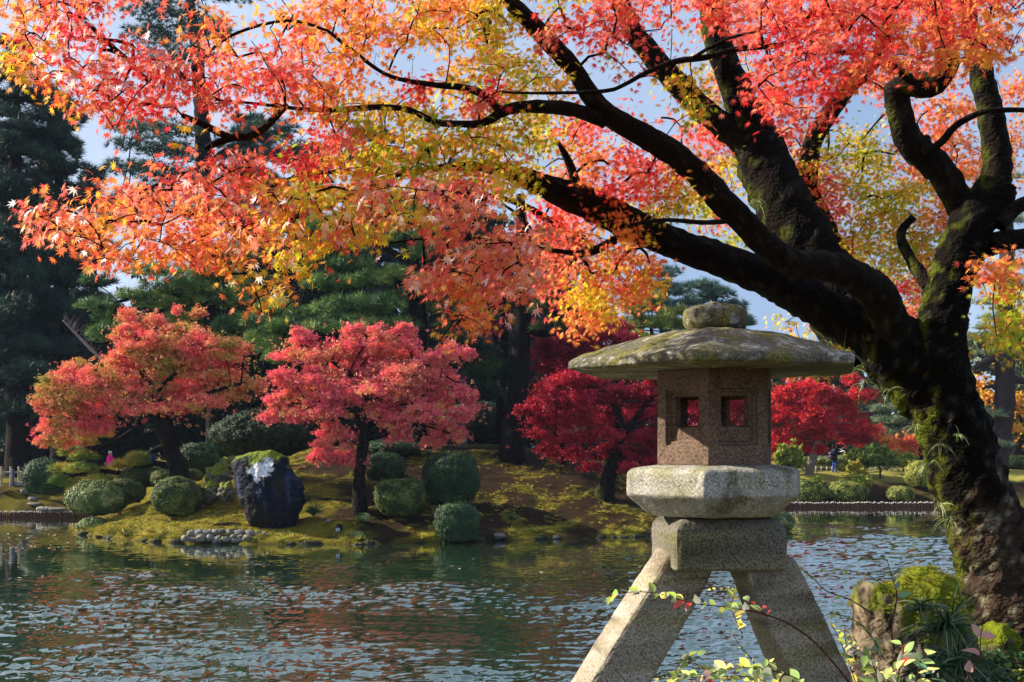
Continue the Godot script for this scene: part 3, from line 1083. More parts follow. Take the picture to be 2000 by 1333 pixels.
func pick(tints: Array, p: Vector3, f: float) -> Color:
	var x := clampf(noise.get_noise_3dv(p * f) * 0.75 + 0.5 + rf(-0.25, 0.25), 0.0, 0.999)
	return jitter(tints[int(x * tints.size())], 0.14)


# fills a flattened cloud with clusters; thick at the top and outside, with gaps
func cloud(cs: Copies, c: Vector3, r: Vector3, n: int, size: float, tints: Array, gap: float, off: Vector3, f: float, upright := false) -> void:
	for k in n:
		var u := rdir()
		u *= pow(rng.randf(), 0.38)
		if u.y < 0.0:
			u.y *= 0.55
		var p := c + u * r
		if noise.get_noise_3dv(p * f * 3.2 + Vector3(11, 0, 0)) < gap:
			continue
		var s := size * rf(0.7, 1.25)
		var b: Basis
		if upright:
			var up := (Vector3(u.x * 0.7, 0.75, u.z * 0.7) + rdir() * 0.4).normalized()
			var x := up.cross(rdir()).normalized()
			b = Basis(x * s, up * s, x.cross(up) * s)
		else:
			b = Basis.from_euler(Vector3(rng.randfn() * 0.8, rf(0, TAU), rng.randfn() * 0.8)).scaled(Vector3.ONE * s)
		cs.add(b, p - off, pick(tints, p, f))


# a ragged spray of leaves: dense at its heart, thinning out unevenly, tilted one way
func spray(cs: Copies, c: Vector3, r: Vector3, n: int, size: float, tints: Array, gap: float, off: Vector3, f: float) -> void:
	var tx := rf(-0.3, 0.3)
	var tz := rf(-0.3, 0.3)
	var tone := rf(-0.22, 0.22)
	for k in n:
		var u := Vector3(rng.randfn() * 0.62, rng.randfn() * 0.55, rng.randfn() * 0.62)
		var p := c + u * r
		p.y += (u.x * tx * r.x + u.z * tz * r.z) - 0.12 * u.x * u.x * r.x
		if noise.get_noise_3dv(p * f * 4.5 + Vector3(11, 0, 0)) < gap:
			continue
		var s := size * rf(0.6, 1.3)
		var b := Basis.from_euler(Vector3(rng.randfn() * 0.8, rf(0, TAU), rng.randfn() * 0.8)).scaled(Vector3.ONE * s)
		var x := clampf(noise.get_noise_3dv(p * f) * 0.6 + 0.5 + tone + rf(-0.22, 0.22), 0.0, 0.999)
		cs.add(b, p - off, jitter(tints[int(x * tints.size())], 0.16))


# trunks: lists of [x, y, radius]; pads: [x, y, rx, ry, nearer by]
func leaf_tree(called: String, label: String, d: float, trunks: Array, pads: Array, tints: Array, size: float, dense: float, bark: Color, group := "", shape: ArrayMesh = null, f := 0.8, gap := -0.32, moss := 0.25) -> Node3D:
	var foot := P(trunks[0][0][0], trunks[0][0][1], d)
	var t := thing(called, label, "tree" if not called.ends_with("shrub") else "shrub", foot, group)
	var off := Transform3D(Basis(), -foot)
	var wood := []
	var m := M.new()
	for k in trunks.size():
		var line := curved(trunks[k], d, d - (0.0 if k == 0 else 0.3 * (k % 3 - 1)), 0.25)
		if k == 0:
			line[0].y -= 0.3
		m = M.new()
		tube(m, line, 10, 0.14, bark, moss, 1.2)
		put("trunk" if k == 0 else "limb", m.mesh(), mats.far_bark, t, off)
		for q in range(line.size() / 3, line.size()):
			wood.append(line[q])
	var cs := Copies.new()
	m = M.new()
	for q in pads:
		var near: float = q[4] if q.size() > 4 else rf(-0.9, 0.9) * q[2] / F * d * 0.8
		var c := P(q[0], q[1], d - near)
		var r := Vector3(q[2], q[3], q[2] * 0.8) / F * d
		for j in 11:      # loose sprays that overlap, the outer ones drooping
			var u := rdir() * Vector3(0.85, 1.15, 0.85) * rf(0.2, 1.1)
			var cc := c + u * r * Vector3(1, 1.15, 1) - Vector3(0, 0.5 * Vector2(u.x, u.z).length_squared() * r.y, 0)
			spray(cs, cc, Vector3(r.x * rf(0.2, 0.44), r.y * rf(0.14, 0.34), r.z * rf(0.2, 0.44)), int(q[2] * q[3] * dense / 17.0), size, tints, gap, foot, f)
		spray(cs, c, r * Vector3(0.9, 1.5, 0.9), int(q[2] * q[3] * dense * 0.1), size, tints, gap, foot, f)
		var best: Vector4 = wood[0]
		for w in wood:
			if (xyz(w) - c).length() + maxf(0.0, w.y - c.y) * 1.5 < (xyz(best) - c).length() + maxf(0.0, best.y - c.y) * 1.5:
				best = w
		var b := xyz(best)
		var w0 := minf(best.w * 0.6, 0.012 + 0.014 * (c - b).length())
		var mid := b.lerp(c, 0.5) + Vector3(0, 0.12, 0) * (c - b).length()
		tube(m, curve([Vector4(b.x, b.y, b.z, w0), Vector4(mid.x, mid.y, mid.z, w0 * 0.7), Vector4(c.x, c.y - r.y * 0.3, c.z, w0 * 0.35)], 0.3), 5, 0.0, bark)
		for j in 5:
			var e := c + rdir() * r * 0.8
			tube(m, [Vector4(c.x, c.y - r.y * 0.3, c.z, w0 * 0.35), Vector4(e.x, e.y, e.z, 0.006)], 3, 0.0, bark)
	if m.v.size():
		tag(put("branches", m.mesh(), mats.far_bark, t, off), "", "", "", "stuff")
	scatter("crown", shape if shape else star_cluster, mats.far_leaf, cs, t)
	return t


func pine(called: String, label: String, d: float, trunks: Array, pads: Array, tints: Array, size: float, dense: float, bark: Color, group := "", gap := -0.4) -> Node3D:
	var foot := P(trunks[0][0][0], trunks[0][0][1], d)
	var t := thing(called, label, "tree", foot, group)
	var off := Transform3D(Basis(), -foot)
	var wood := []
	for k in trunks.size():
		var line := curved(trunks[k], d, d, 0.4)
		if k == 0:
			line[0].y -= 0.4
		var m := M.new()
		tube(m, line, 12, 0.12, bark, 0.0, 1.0)
		put("trunk" if k == 0 else "limb", m.mesh(), mats.far_bark, t, off)
		for q in range(line.size() / 4, line.size()):
			wood.append(line[q])
	var cs := Copies.new()
	var m := M.new()
	for q in pads:
		var near: float = q[4] if q.size() > 4 else rf(-0.8, 0.8) * q[2] / F * d
		var c := P(q[0], q[1], d - near)
		var r := Vector3(q[2], q[3], q[2] * 0.75) / F * d
		cloud(cs, c, r, int(q[2] * q[3] * dense), size, tints, gap, foot, 0.7, true)
		var best: Vector4 = wood[0]
		for w in wood:
			if (xyz(w) - c).length() < (xyz(best) - c).length():
				best = w
		var b := xyz(best)
		var w0 := minf(best.w * 0.5, 0.03 + 0.012 * (c - b).length())
		var mid := b.lerp(c, 0.55) + Vector3(0, 0.06, 0) * (c - b).length() + rdir() * 0.1
		tube(m, curve([Vector4(b.x, b.y, b.z, w0), Vector4(mid.x, mid.y, mid.z, w0 * 0.7), Vector4(c.x, c.y - r.y * 0.25, c.z, w0 * 0.4)], 0.4), 5, 0.0, bark)
		for j in 4:
			var e := c + rdir() * r * 0.8
			tube(m, [Vector4(c.x, c.y - r.y * 0.25, c.z, w0 * 0.4), Vector4(e.x, e.y, e.z, 0.01)], 3, 0.0, bark)
	tag(put("branches", m.mesh(), mats.far_bark, t, off), "", "", "", "stuff")
	scatter("needles", tuft_mesh, mats.needle, cs, t)
	return t


# a tall conifer with whorls of drooping boughs, from its foot, its top and half its spread, in picture units at distance d
func conifer(label: String, d: float, px: float, foot_y: float, top_y: float, half: float, trunk_r: float, tints: Array, from: float, tiers: int, size: float, group: String, dense := 1.0) -> void:
	var a := P(px, foot_y, d)
	a.y = height(a.x, a.z) if a.z > -120.0 else a.y
	var top := P(px + rf(-15, 15), top_y, d)
	var t := thing("conifer", label, "tree", a, group)
	var off := Transform3D(Basis(), -a)
	var m := M.new()
	var bark := Color(0.016, 0.013, 0.012)
	var w := trunk_r / F * d
	tube(m, curve([Vector4(a.x, a.y - 0.4, a.z, w * 1.25), Vector4(a.x, a.y + 1.0, a.z, w), Vector4(lerpf(a.x, top.x, 0.5) + rf(-0.2, 0.2), lerpf(a.y, top.y, 0.5), a.z, w * 0.7), Vector4(top.x, top.y, a.z, 0.05)], 0.8), 12, 0.1, bark, 0.0, 0.8)
	put("trunk", m.mesh(), mats.far_bark, t, off)
	m = M.new()
	var cs := Copies.new()
	var reach := half / F * d
	for k in tiers:
		var f := lerpf(from, 0.985, (k + rf(0.0, 0.8)) / tiers)
		var y := lerpf(a.y, top.y, f)
		var x := lerpf(a.x, top.x, f)
		var l := reach * (0.25 + 0.75 * pow(1.0 - (f - from) / (1.0 - from), 0.75)) * rf(0.75, 1.15)
		var turn := rf(0, TAU)
		for j in 4:
			var az := turn + TAU * j / 4.0 + rf(-0.5, 0.5)
			var lj := l * rf(0.55, 1.1)
			var dir := Vector3(cos(az), 0, sin(az))
			var tip := Vector3(x, y - lj * 0.12, a.z) + dir * lj
			tube(m, curve([Vector4(x, y, a.z, w * 0.22), Vector4(x + dir.x * lj * 0.5, y + lj * 0.05, a.z + dir.z * lj * 0.5, w * 0.14), Vector4(tip.x, tip.y, tip.z, 0.015)], 0.8), 4, 0.0, bark)
			for q in 3:
				var g := 0.45 + 0.26 * q
				var c := Vector3(x, y + lj * (0.05 - 0.15 * g * g), a.z) + dir * lj * g + rdir() * lj * 0.12
				cloud(cs, c, Vector3(lj * 0.34, lj * 0.15 + 0.12, lj * 0.34), int((16.0 + 30.0 * lj * lj * 0.25) * dense), size, tints, -0.45, a, 0.5, true)
	tag(put("branches", m.mesh(), mats.far_bark, t, off), "", "", "", "stuff")
	scatter("needles", tuft_mesh, mats.needle, cs, t)


const DEEP := [Color(0.015, 0.04, 0.034), Color(0.025, 0.055, 0.042), Color(0.035, 0.075, 0.05), Color(0.045, 0.095, 0.065)]
const PINE := [Color(0.045, 0.11, 0.04), Color(0.08, 0.17, 0.05), Color(0.14, 0.26, 0.06), Color(0.26, 0.36, 0.09)]
const BLUISH := [Color(0.03, 0.085, 0.075), Color(0.045, 0.12, 0.1), Color(0.06, 0.15, 0.11), Color(0.09, 0.18, 0.12)]
const SILVER := [Color(0.16, 0.22, 0.12), Color(0.24, 0.3, 0.16), Color(0.33, 0.36, 0.22), Color(0.12, 0.18, 0.1)]
const CRIMSON := [Color(0.25, 0.008, 0.02), Color(0.4, 0.014, 0.035), Color(0.62, 0.03, 0.075), Color(0.5, 0.02, 0.045)]
const CORAL := [Color(0.94, 0.35, 0.22), Color(0.94, 0.24, 0.22), Color(0.93, 0.18, 0.24), Color(0.92, 0.15, 0.22), Color(0.94, 0.46, 0.2)]
const ORANGE := [Color(0.93, 0.16, 0.17), Color(0.94, 0.25, 0.2), Color(0.94, 0.35, 0.2), Color(0.9, 0.45, 0.17), Color(0.42, 0.38, 0.06)]
const GOLD := [Color(0.85, 0.35, 0.04), Color(0.8, 0.45, 0.05), Color(0.75, 0.5, 0.06), Color(0.8, 0.25, 0.04)]
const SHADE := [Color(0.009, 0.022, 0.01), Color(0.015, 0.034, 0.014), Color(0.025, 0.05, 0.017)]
const FRESH := [Color(0.2, 0.27, 0.04), Color(0.3, 0.36, 0.05), Color(0.42, 0.42, 0.07), Color(0.14, 0.2, 0.03)]


func far_woods() -> void:
	star_cluster = leaf_cluster(5, 5, 1.5)
	oval_cluster = leaf_cluster(9, 0, 0.9)
	tuft_mesh = needle_tuft(13)
	var g := "dark conifers at the far left"
	conifer("tall dark conifer at the left edge, its trunk behind the post fence", 60, 35, 900, 55, 120, 24, DEEP, 0.16, 26, 0.42, g)
	conifer("dark conifer with bare lower trunk beside the left orange maple", 63, 118, 900, 160, 105, 20, DEEP, 0.22, 22, 0.42, g)
	conifer("slender dark conifer between the left edge trees and the pine with sky gaps", 68, 178, 895, 330, 85, 18, DEEP, 0.2, 18, 0.42, g)
	conifer("dark conifer furthest back behind the left edge trees", 76, -40, 890, 180, 130, 18, DEEP, 0.12, 22, 0.45, g)
	conifer("dark conifer standing low behind the orange maple's left boughs", 72, 82, 890, 430, 90, 16, DEEP, 0.08, 16, 0.42, g)
	g = "dark conifers closing the view behind the islet"
	conifer("dark conifer far behind the orange maple's right side", 82, 480, 890, 215, 120, 14, DEEP, 0.12, 20, 0.5, g, 0.8)
	conifer("dark conifer far behind the gap between the orange and coral maples", 86, 600, 890, 270, 120, 14, DEEP, 0.12, 20, 0.5, g, 0.8)
	conifer("dark conifer far behind the coral maple's crown", 84, 725, 890, 240, 120, 14, DEEP, 0.12, 20, 0.5, g, 0.8)
	conifer("dark conifer far behind the two islet pine trunks", 88, 890, 890, 310, 120, 14, DEEP, 0.12, 20, 0.5, g, 0.8)
	conifer("dark conifer far behind the crest pine's side limb", 92, 1060, 890, 430, 100, 12, DEEP, 0.12, 16, 0.5, g, 0.8)
	var bark := Color(0.015, 0.012, 0.013)
	pine("pine_tree", "tall blue-green pine with tiered boughs and sky gaps behind the maple's left branches", 76, [[[392, 905, 22], [396, 600, 18], [398, 330, 16], [385, 120, 12], [360, -80, 6]], [[398, 330, 7], [450, 290, 6], [560, 250, 4]], [[396, 360, 6], [330, 330, 5], [250, 320, 3]]],
		[[320, 20, 85, 30], [300, 70, 70, 22], [400, 60, 60, 25], [350, 110, 80, 22], [260, 250, 60, 16], [330, 255, 70, 18], [290, 285, 80, 18], [350, 300, 70, 18], [260, 330, 70, 18], [330, 345, 70, 20], [470, 280, 60, 20], [520, 255, 70, 24], [560, 300, 80, 26], [470, 345, 70, 22], [300, 390, 90, 26], [420, 420, 90, 26], [520, 380, 90, 30], [250, 430, 60, 18], [440, -30, 100, 40], [300, -60, 90, 40], [230, 400, 50, 14]],
		[Color(0.02, 0.06, 0.05), Color(0.03, 0.09, 0.07), Color(0.045, 0.13, 0.09), Color(0.1, 0.17, 0.09)], 0.42, 0.2, bark)
	pine("pine_tree", "pine with bright green horizontal pads above the left orange maple", 52, [[[415, 905, 16], [420, 700, 14], [400, 560, 12], [390, 450, 7]], [[408, 620, 6], [330, 570, 5], [230, 590, 3]], [[400, 560, 5], [460, 520, 4], [520, 530, 3]]],
		[[195, 598, 45, 14], [230, 620, 45, 22], [265, 580, 50, 14], [350, 560, 75, 18], [410, 535, 60, 18], [330, 595, 70, 18], [420, 590, 70, 22], [300, 530, 60, 14], [450, 500, 60, 18], [500, 560, 60, 22], [380, 630, 70, 22], [470, 640, 60, 26], [210, 655, 40, 22], [280, 640, 50, 20], [180, 550, 25, 10], [540, 610, 50, 22]], PINE, 0.34, 0.22, bark)
	pine("pine_tree", "broad dark pine with sunlit yellow-green sprays above the coral maple", 48, [[[818, 905, 20], [818, 700, 18], [815, 600, 17], [800, 480, 14], [780, 380, 8]], [[815, 560, 8], [700, 540, 6], [600, 560, 4]], [[810, 520, 7], [720, 470, 5], [640, 470, 4]]],
		[[530, 600, 35, 22], [560, 640, 50, 22], [540, 680, 40, 22], [600, 510, 50, 22], [640, 555, 60, 20], [690, 520, 50, 18], [720, 550, 55, 20], [770, 540, 45, 18], [700, 600, 90, 24], [620, 620, 70, 20], [780, 590, 60, 20], [680, 640, 90, 20], [770, 640, 50, 16], [560, 700, 50, 20], [510, 660, 35, 20], [850, 560, 60, 22], [880, 600, 60, 22], [900, 640, 55, 20], [660, 480, 60, 20], [760, 470, 70, 22], [860, 500, 70, 24], [740, 420, 80, 24], [640, 440, 60, 20], [500, 630, 26, 14]], PINE, 0.32, 0.22, bark)
	pine("pine_tree", "dark pine on the mound crest with a side limb over the crimson maple", 46, [[[1000, 888, 27], [1008, 800, 21], [1016, 700, 19], [1020, 600, 18], [1022, 480, 14], [1015, 380, 8]], [[1020, 640, 9], [1062, 652, 8], [1105, 642, 6], [1150, 618, 4]]],
		[[1090, 605, 60, 18], [1130, 625, 50, 14], [1080, 640, 45, 10], [960, 560, 60, 22], [1060, 560, 60, 20], [930, 700, 55, 24], [900, 670, 45, 20], [960, 730, 50, 30], [920, 620, 50, 20], [980, 500, 80, 26], [1090, 520, 60, 22], [940, 770, 40, 24], [1100, 580, 60, 16]], SHADE + [Color(0.06, 0.11, 0.03)], 0.32, 0.24, bark)
	pine("pine_tree", "thin dark pine trunk just left of the crest pine", 50, [[[976, 870, 10], [978, 780, 9], [984, 700, 8], [990, 560, 6]]], [[985, 600, 45, 18], [960, 640, 40, 16], [1000, 560, 45, 18]], SHADE, 0.34, 0.25, bark)
	pine("pine_tree", "thin leaning bare stem hanging beside the crest pine", 50, [[[968, 656, 6], [958, 630, 6], [953, 600, 5], [940, 540, 4]]], [[935, 540, 35, 16], [960, 520, 35, 16]], SHADE, 0.34, 0.25, bark)
	# blue-green pines far behind the lantern
	pine("pine_tree", "hazy blue-green pine behind the lantern finial, left one under the sloping limb", 95, [[[1290, 880, 12], [1295, 700, 10], [1300, 545, 5]]], [[1300, 535, 32, 14], [1280, 560, 40, 14], [1320, 570, 40, 14], [1270, 590, 45, 14], [1310, 605, 50, 14], [1260, 630, 50, 14], [1320, 640, 50, 16], [1280, 670, 55, 16], [1240, 600, 30, 12], [1225, 650, 40, 14], [1230, 570, 26, 12]], BLUISH, 0.5, 0.35, bark, "hazy pines far behind the lantern")
	pine("pine_tree", "hazy blue-green pine behind the lantern finial, right one under the sloping limb", 90, [[[1395, 880, 12], [1400, 700, 10], [1395, 560, 5]]], [[1370, 560, 36, 12], [1400, 575, 40, 14], [1350, 590, 36, 12], [1425, 600, 40, 14], [1385, 615, 55, 14], [1440, 630, 40, 14], [1350, 640, 50, 14], [1400, 650, 60, 16]], BLUISH, 0.5, 0.35, bark, "hazy pines far behind the lantern")
	pine("pine_tree", "young pine with upright yellow-green shoots left of the lantern finial", 56, [[[1272, 880, 5], [1274, 700, 4], [1272, 640, 3]]], [[1280, 585, 16, 14], [1240, 610, 20, 14], [1262, 600, 14, 12], [1300, 620, 20, 14], [1325, 612, 16, 10], [1255, 630, 22, 12], [1285, 635, 25, 12], [1230, 640, 15, 10], [1320, 635, 18, 10]], [Color(0.14, 0.2, 0.04), Color(0.22, 0.28, 0.06), Color(0.3, 0.33, 0.08)], 0.42, 0.25, bark)
	leaf_tree("broadleaf_tree", "yellow-green shrubby tree peeping over the left of the lantern roof", 58, [[[1220, 880, 6], [1215, 700, 4]]], [[1225, 655, 40, 14], [1180, 640, 22, 12], [1250, 665, 40, 10]], FRESH, 0.24, 0.3, bark, "", oval_cluster)
	# right background seen past the trunk
	pine("pine_tree", "silvery pine with thick dark trunk at the right edge behind the maple trunk", 66, [[[1952, 905, 17], [1962, 800, 19], [1964, 700, 18], [1966, 600, 16], [1968, 470, 13], [1970, 380, 8]], [[1966, 690, 9], [1930, 705, 8], [1905, 720, 5]], [[1968, 560, 6], [1930, 550, 4], [1890, 560, 3]], [[1966, 735, 8], [2000, 745, 7], [2040, 740, 6]], [[1960, 770, 5], [1938, 755, 4], [1920, 760, 3]]],
		[[1985, 690, 40, 9], [1930, 690, 30, 8], [1915, 660, 36, 10], [1990, 650, 36, 10], [1960, 620, 45, 10], [1990, 560, 45, 14], [1930, 590, 40, 10], [1965, 520, 40, 12], [1990, 480, 40, 12], [1940, 810, 34, 10], [1935, 840, 34, 12], [1950, 870, 30, 10], [1895, 340, 30, 10], [1980, 345, 26, 8], [1975, 430, 40, 12], [1925, 640, 26, 8], [2010, 760, 40, 10]], SILVER, 0.3, 0.3, Color(0.07, 0.05, 0.05))
	pine("pine_tree", "pale silvery pine with layered pads left of the maple trunk's foot", 76, [[[1805, 905, 12], [1800, 830, 10], [1795, 780, 7]]], [[1750, 800, 32, 9], [1780, 790, 30, 10], [1735, 822, 30, 9], [1770, 818, 36, 10], [1725, 845, 36, 10], [1760, 850, 36, 9], [1790, 840, 30, 12], [1755, 775, 26, 9], [1790, 760, 30, 10], [1720, 800, 20, 8]], SILVER, 0.34, 0.4, bark)
	leaf_tree("maple_tree", "golden orange maple with dark crooked branches at the right edge", 72, [[[1975, 905, 7], [1985, 880, 6], [2000, 850, 5], [1990, 810, 4], [1975, 780, 3]], [[2000, 850, 4], [2030, 830, 3]]], [[1930, 770, 26, 14], [1990, 775, 30, 12], [1960, 800, 30, 12], [2005, 800, 26, 14], [1990, 835, 26, 10], [1945, 830, 22, 10], [2000, 865, 24, 8], [1915, 745, 20, 12], [1900, 790, 20, 18], [2040, 790, 30, 30]], GOLD, 0.26, 0.35, bark)
	# the wood that closes the view
	var n := 0
	for q in [[60, 92, 660, 130], [-70, 88, 640, 120], [160, 96, 690, 110], [250, 70, 600, 120], [380, 66, 560, 110], [500, 62, 480, 120], [640, 60, 420, 120], [760, 84, 380, 120], [880, 88, 380, 120], [1000, 92, 420, 120], [1110, 95, 560, 90], [1190, 98, 640, 90]]:
		var pads := []
		for k in 46:
			pads.append([q[0] + rf(-1, 1) * q[3] * 0.8, lerpf(q[2], 900, pow(rng.randf(), 0.75)), q[3] * rf(0.3, 0.5), q[3] * rf(0.2, 0.34)])
		leaf_tree("broadleaf_tree", "dark evergreen broadleaf in the shade " + ["beyond the left edge conifers' trunks", "beyond the left edge of the view", "beyond the big round bush and the unidentified white shape", "far behind the left orange maple's left side", "behind the left orange maple", "between the orange and coral maples", "behind the coral maple's left half", "behind the coral maple's right half", "behind the first mound pine trunk", "behind the crest pine trunk", "behind the crimson maple", "furthest back behind the crimson maple"][n], q[1], [[[q[0], 900, 9], [q[0] + rf(-10, 10), 760, 7], [q[0], q[2] + 40, 4]]], pads, SHADE, 0.4, 0.16, bark, "dark trees closing the view behind the islet", oval_cluster, 0.5, -0.4)
		n += 1
	n = 0
	for q in [[1330, 100, 700, 110], [1460, 96, 690, 110], [1570, 98, 700, 100], [1670, 92, 690, 100], [1770, 100, 660, 110], [1880, 98, 670, 110], [1990, 95, 640, 110], [2120, 95, 600, 130], [1260, 110, 690, 90]]:
		var pads := []
		for k in 24:
			pads.append([q[0] + rf(-1, 1) * q[3] * 0.7, lerpf(q[2], 895, rng.randf()), q[3] * rf(0.28, 0.45), q[3] * rf(0.16, 0.28)])
		leaf_tree("broadleaf_tree", "hazy mid-green tree far beyond the pond " + ["directly behind the lantern's fire box", "just right of the fire box", "behind the right crimson maple", "behind the standing person with the map", "behind the pale silvery pine", "behind the leaning maple trunk", "at the right edge", "beyond the right edge", "left of the fire box"][n], q[1], [[[q[0], 905, 7], [q[0], 780, 5], [q[0], q[2] + 30, 3]]], pads, [[Color(0.05, 0.09, 0.05), Color(0.09, 0.13, 0.06), Color(0.15, 0.16, 0.05)], [Color(0.05, 0.1, 0.06), Color(0.1, 0.15, 0.07), Color(0.2, 0.2, 0.07), Color(0.4, 0.26, 0.06)]][n % 2], 0.5, 0.16, bark, "hazy trees far beyond the right bank", oval_cluster, 0.4, -0.4)
		n += 1


func island_trees() -> void:
	var bark := Color(0.018, 0.014, 0.012)
	leaf_tree("maple_tree", "orange and coral maple with twin dark trunks at the left end of the islet", 41.5, [[[352, 925, 20], [338, 890, 16], [322, 845, 14], [310, 815, 12], [285, 795, 9], [250, 775, 6], [200, 755, 4]], [[340, 900, 13], [330, 850, 12], [322, 810, 11], [300, 770, 8], [275, 720, 5], [265, 660, 3]], [[322, 815, 7], [345, 800, 6], [400, 770, 4], [470, 750, 3]], [[285, 795, 6], [230, 800, 4], [160, 830, 3]], [[300, 770, 5], [350, 720, 4], [390, 650, 3]]],
		[[250, 615, 22, 10], [270, 640, 38, 14], [300, 625, 22, 10], [385, 612, 18, 9], [360, 640, 34, 13], [345, 605, 10, 6], [240, 650, 26, 12], [310, 660, 60, 14], [400, 660, 45, 13], [450, 670, 28, 10], [480, 678, 18, 6], [280, 680, 60, 15], [370, 685, 70, 16], [220, 700, 20, 9], [440, 695, 50, 12], [250, 710, 60, 14], [330, 715, 60, 14], [150, 715, 26, 9], [120, 740, 45, 12], [190, 735, 60, 13], [270, 745, 60, 12], [95, 765, 30, 11], [150, 770, 50, 13], [220, 765, 45, 12], [80, 790, 18, 8], [120, 795, 40, 12], [430, 730, 60, 12], [500, 750, 30, 9], [460, 765, 45, 10], [400, 780, 50, 8], [300, 795, 60, 7], [360, 795, 50, 7], [170, 805, 40, 14], [100, 830, 30, 10], [140, 840, 45, 14], [90, 858, 25, 9], [200, 830, 40, 12], [130, 865, 30, 8], [230, 790, 40, 14], [340, 750, 60, 16], [400, 745, 50, 14], [280, 770, 50, 16]], ORANGE, 0.1, 3.4, bark, "", null, 0.55, -0.18)
	leaf_tree("maple_tree", "coral pink maple with a single mossy trunk in the middle of the islet", 38.5, [[[703, 1002, 17], [700, 960, 13], [703, 920, 11], [712, 850, 11], [716, 800, 10], [705, 755, 7], [680, 730, 5], [640, 700, 3]], [[714, 810, 7], [740, 775, 6], [800, 745, 4], [860, 730, 3]], [[710, 790, 6], [670, 780, 4], [600, 790, 3]], [[706, 870, 5], [672, 860, 4], [640, 870, 2]]],
		[[590, 655, 26, 12], [560, 690, 30, 12], [620, 690, 40, 14], [690, 648, 24, 12], [680, 680, 50, 16], [740, 650, 26, 12], [740, 685, 50, 16], [790, 640, 22, 9], [790, 665, 26, 12], [800, 690, 28, 10], [560, 740, 35, 14], [620, 735, 50, 16], [690, 725, 55, 16], [760, 720, 55, 16], [545, 780, 26, 10], [590, 775, 45, 14], [660, 765, 50, 16], [730, 755, 55, 15], [800, 730, 50, 15], [850, 700, 40, 12], [880, 685, 32, 12], [915, 690, 14, 7], [530, 808, 22, 9], [580, 810, 35, 10], [640, 800, 38, 12], [860, 740, 45, 14], [790, 770, 55, 15], [860, 780, 45, 13], [905, 770, 28, 10], [925, 790, 18, 8], [900, 810, 35, 10], [830, 805, 45, 12], [770, 820, 40, 14], [735, 800, 30, 12], [870, 835, 34, 12], [850, 858, 28, 9], [895, 850, 20, 9], [780, 850, 28, 10], [655, 840, 30, 12], [640, 865, 26, 10], [680, 860, 24, 12], [625, 890, 20, 9], [655, 895, 26, 8], [685, 890, 20, 10], [700, 900, 18, 8]], CORAL, 0.095, 4.6, bark, "", null, 0.55, -0.18)
	leaf_tree("maple_tree", "deep crimson maple on the slope left of the lantern", 42.5, [[[1180, 968, 20], [1192, 925, 15], [1205, 880, 12], [1212, 840, 9], [1200, 790, 7], [1170, 760, 5], [1120, 750, 3]], [[1205, 870, 8], [1240, 820, 6], [1270, 780, 4]], [[1098, 905, 7], [1102, 880, 5], [1085, 850, 3]]],
		[[1075, 760, 34, 11], [1110, 740, 34, 14], [1150, 735, 40, 14], [1050, 790, 26, 9], [1090, 785, 45, 13], [1150, 775, 45, 14], [1210, 770, 50, 14], [1260, 765, 35, 12], [1280, 740, 20, 10], [1080, 815, 45, 12], [1140, 810, 45, 14], [1200, 810, 45, 14], [1260, 800, 40, 14], [1060, 845, 30, 10], [1110, 850, 45, 12], [1170, 845, 45, 12], [1230, 845, 40, 14], [1275, 850, 30, 14], [1075, 880, 30, 10], [1120, 885, 34, 9], [1200, 880, 38, 12], [1255, 885, 40, 11], [1160, 910, 26, 7], [1230, 915, 36, 8], [1280, 905, 26, 10], [1320, 850, 30, 20], [1340, 800, 35, 20], [1400, 830, 50, 30], [1440, 790, 50, 25], [1360, 760, 40, 16], [1020, 800, 20, 7]], CRIMSON, 0.1, 4.0, bark, "", null, 0.6, -0.25)
	leaf_tree("maple_tree", "dark purple-red maple behind the crest pine and the lantern roof's left tip", 49, [[[1150, 905, 9], [1148, 800, 8], [1140, 720, 6], [1120, 680, 4]]], [[1080, 670, 40, 12], [1130, 660, 45, 13], [1185, 650, 45, 12], [1060, 690, 30, 12], [1110, 695, 50, 14], [1170, 685, 50, 14], [1215, 670, 35, 12], [1150, 630, 30, 9], [1195, 635, 32, 9], [1130, 715, 50, 14], [1070, 720, 30, 12], [1045, 640, 20, 10], [960, 635, 26, 9], [930, 640, 20, 8], [1200, 715, 40, 14]], [Color(0.3, 0.015, 0.04), Color(0.42, 0.025, 0.06), Color(0.5, 0.03, 0.07)], 0.15, 2.0, bark, "", null, 0.6)
	leaf_tree("maple_tree", "bright crimson maple with pale grey trunk right of the lantern across the water", 64, [[[1580, 921, 9], [1588, 895, 8], [1594, 870, 7], [1605, 835, 5], [1600, 790, 4], [1575, 760, 3]], [[1600, 850, 4], [1640, 815, 3], [1690, 805, 2]]],
		[[1535, 765, 26, 12], [1570, 755, 30, 12], [1610, 765, 30, 11], [1550, 790, 30, 12], [1595, 790, 34, 12], [1640, 780, 28, 10], [1530, 815, 22, 10], [1570, 820, 30, 12], [1615, 815, 32, 12], [1655, 805, 26, 9], [1680, 770, 26, 7], [1705, 768, 12, 5], [1665, 740, 20, 6], [1650, 835, 30, 11], [1685, 835, 26, 10], [1600, 845, 28, 10], [1560, 855, 26, 11], [1590, 875, 22, 8], [1520, 850, 20, 10], [1670, 860, 24, 8], [1510, 880, 20, 12], [1490, 800, 30, 20], [1700, 855, 18, 7]], [Color(0.5, 0.015, 0.03), Color(0.68, 0.03, 0.04), Color(0.78, 0.06, 0.05), Color(0.6, 0.02, 0.05)], 0.17, 3.4, Color(0.3, 0.27, 0.24), "", null, 0.5)
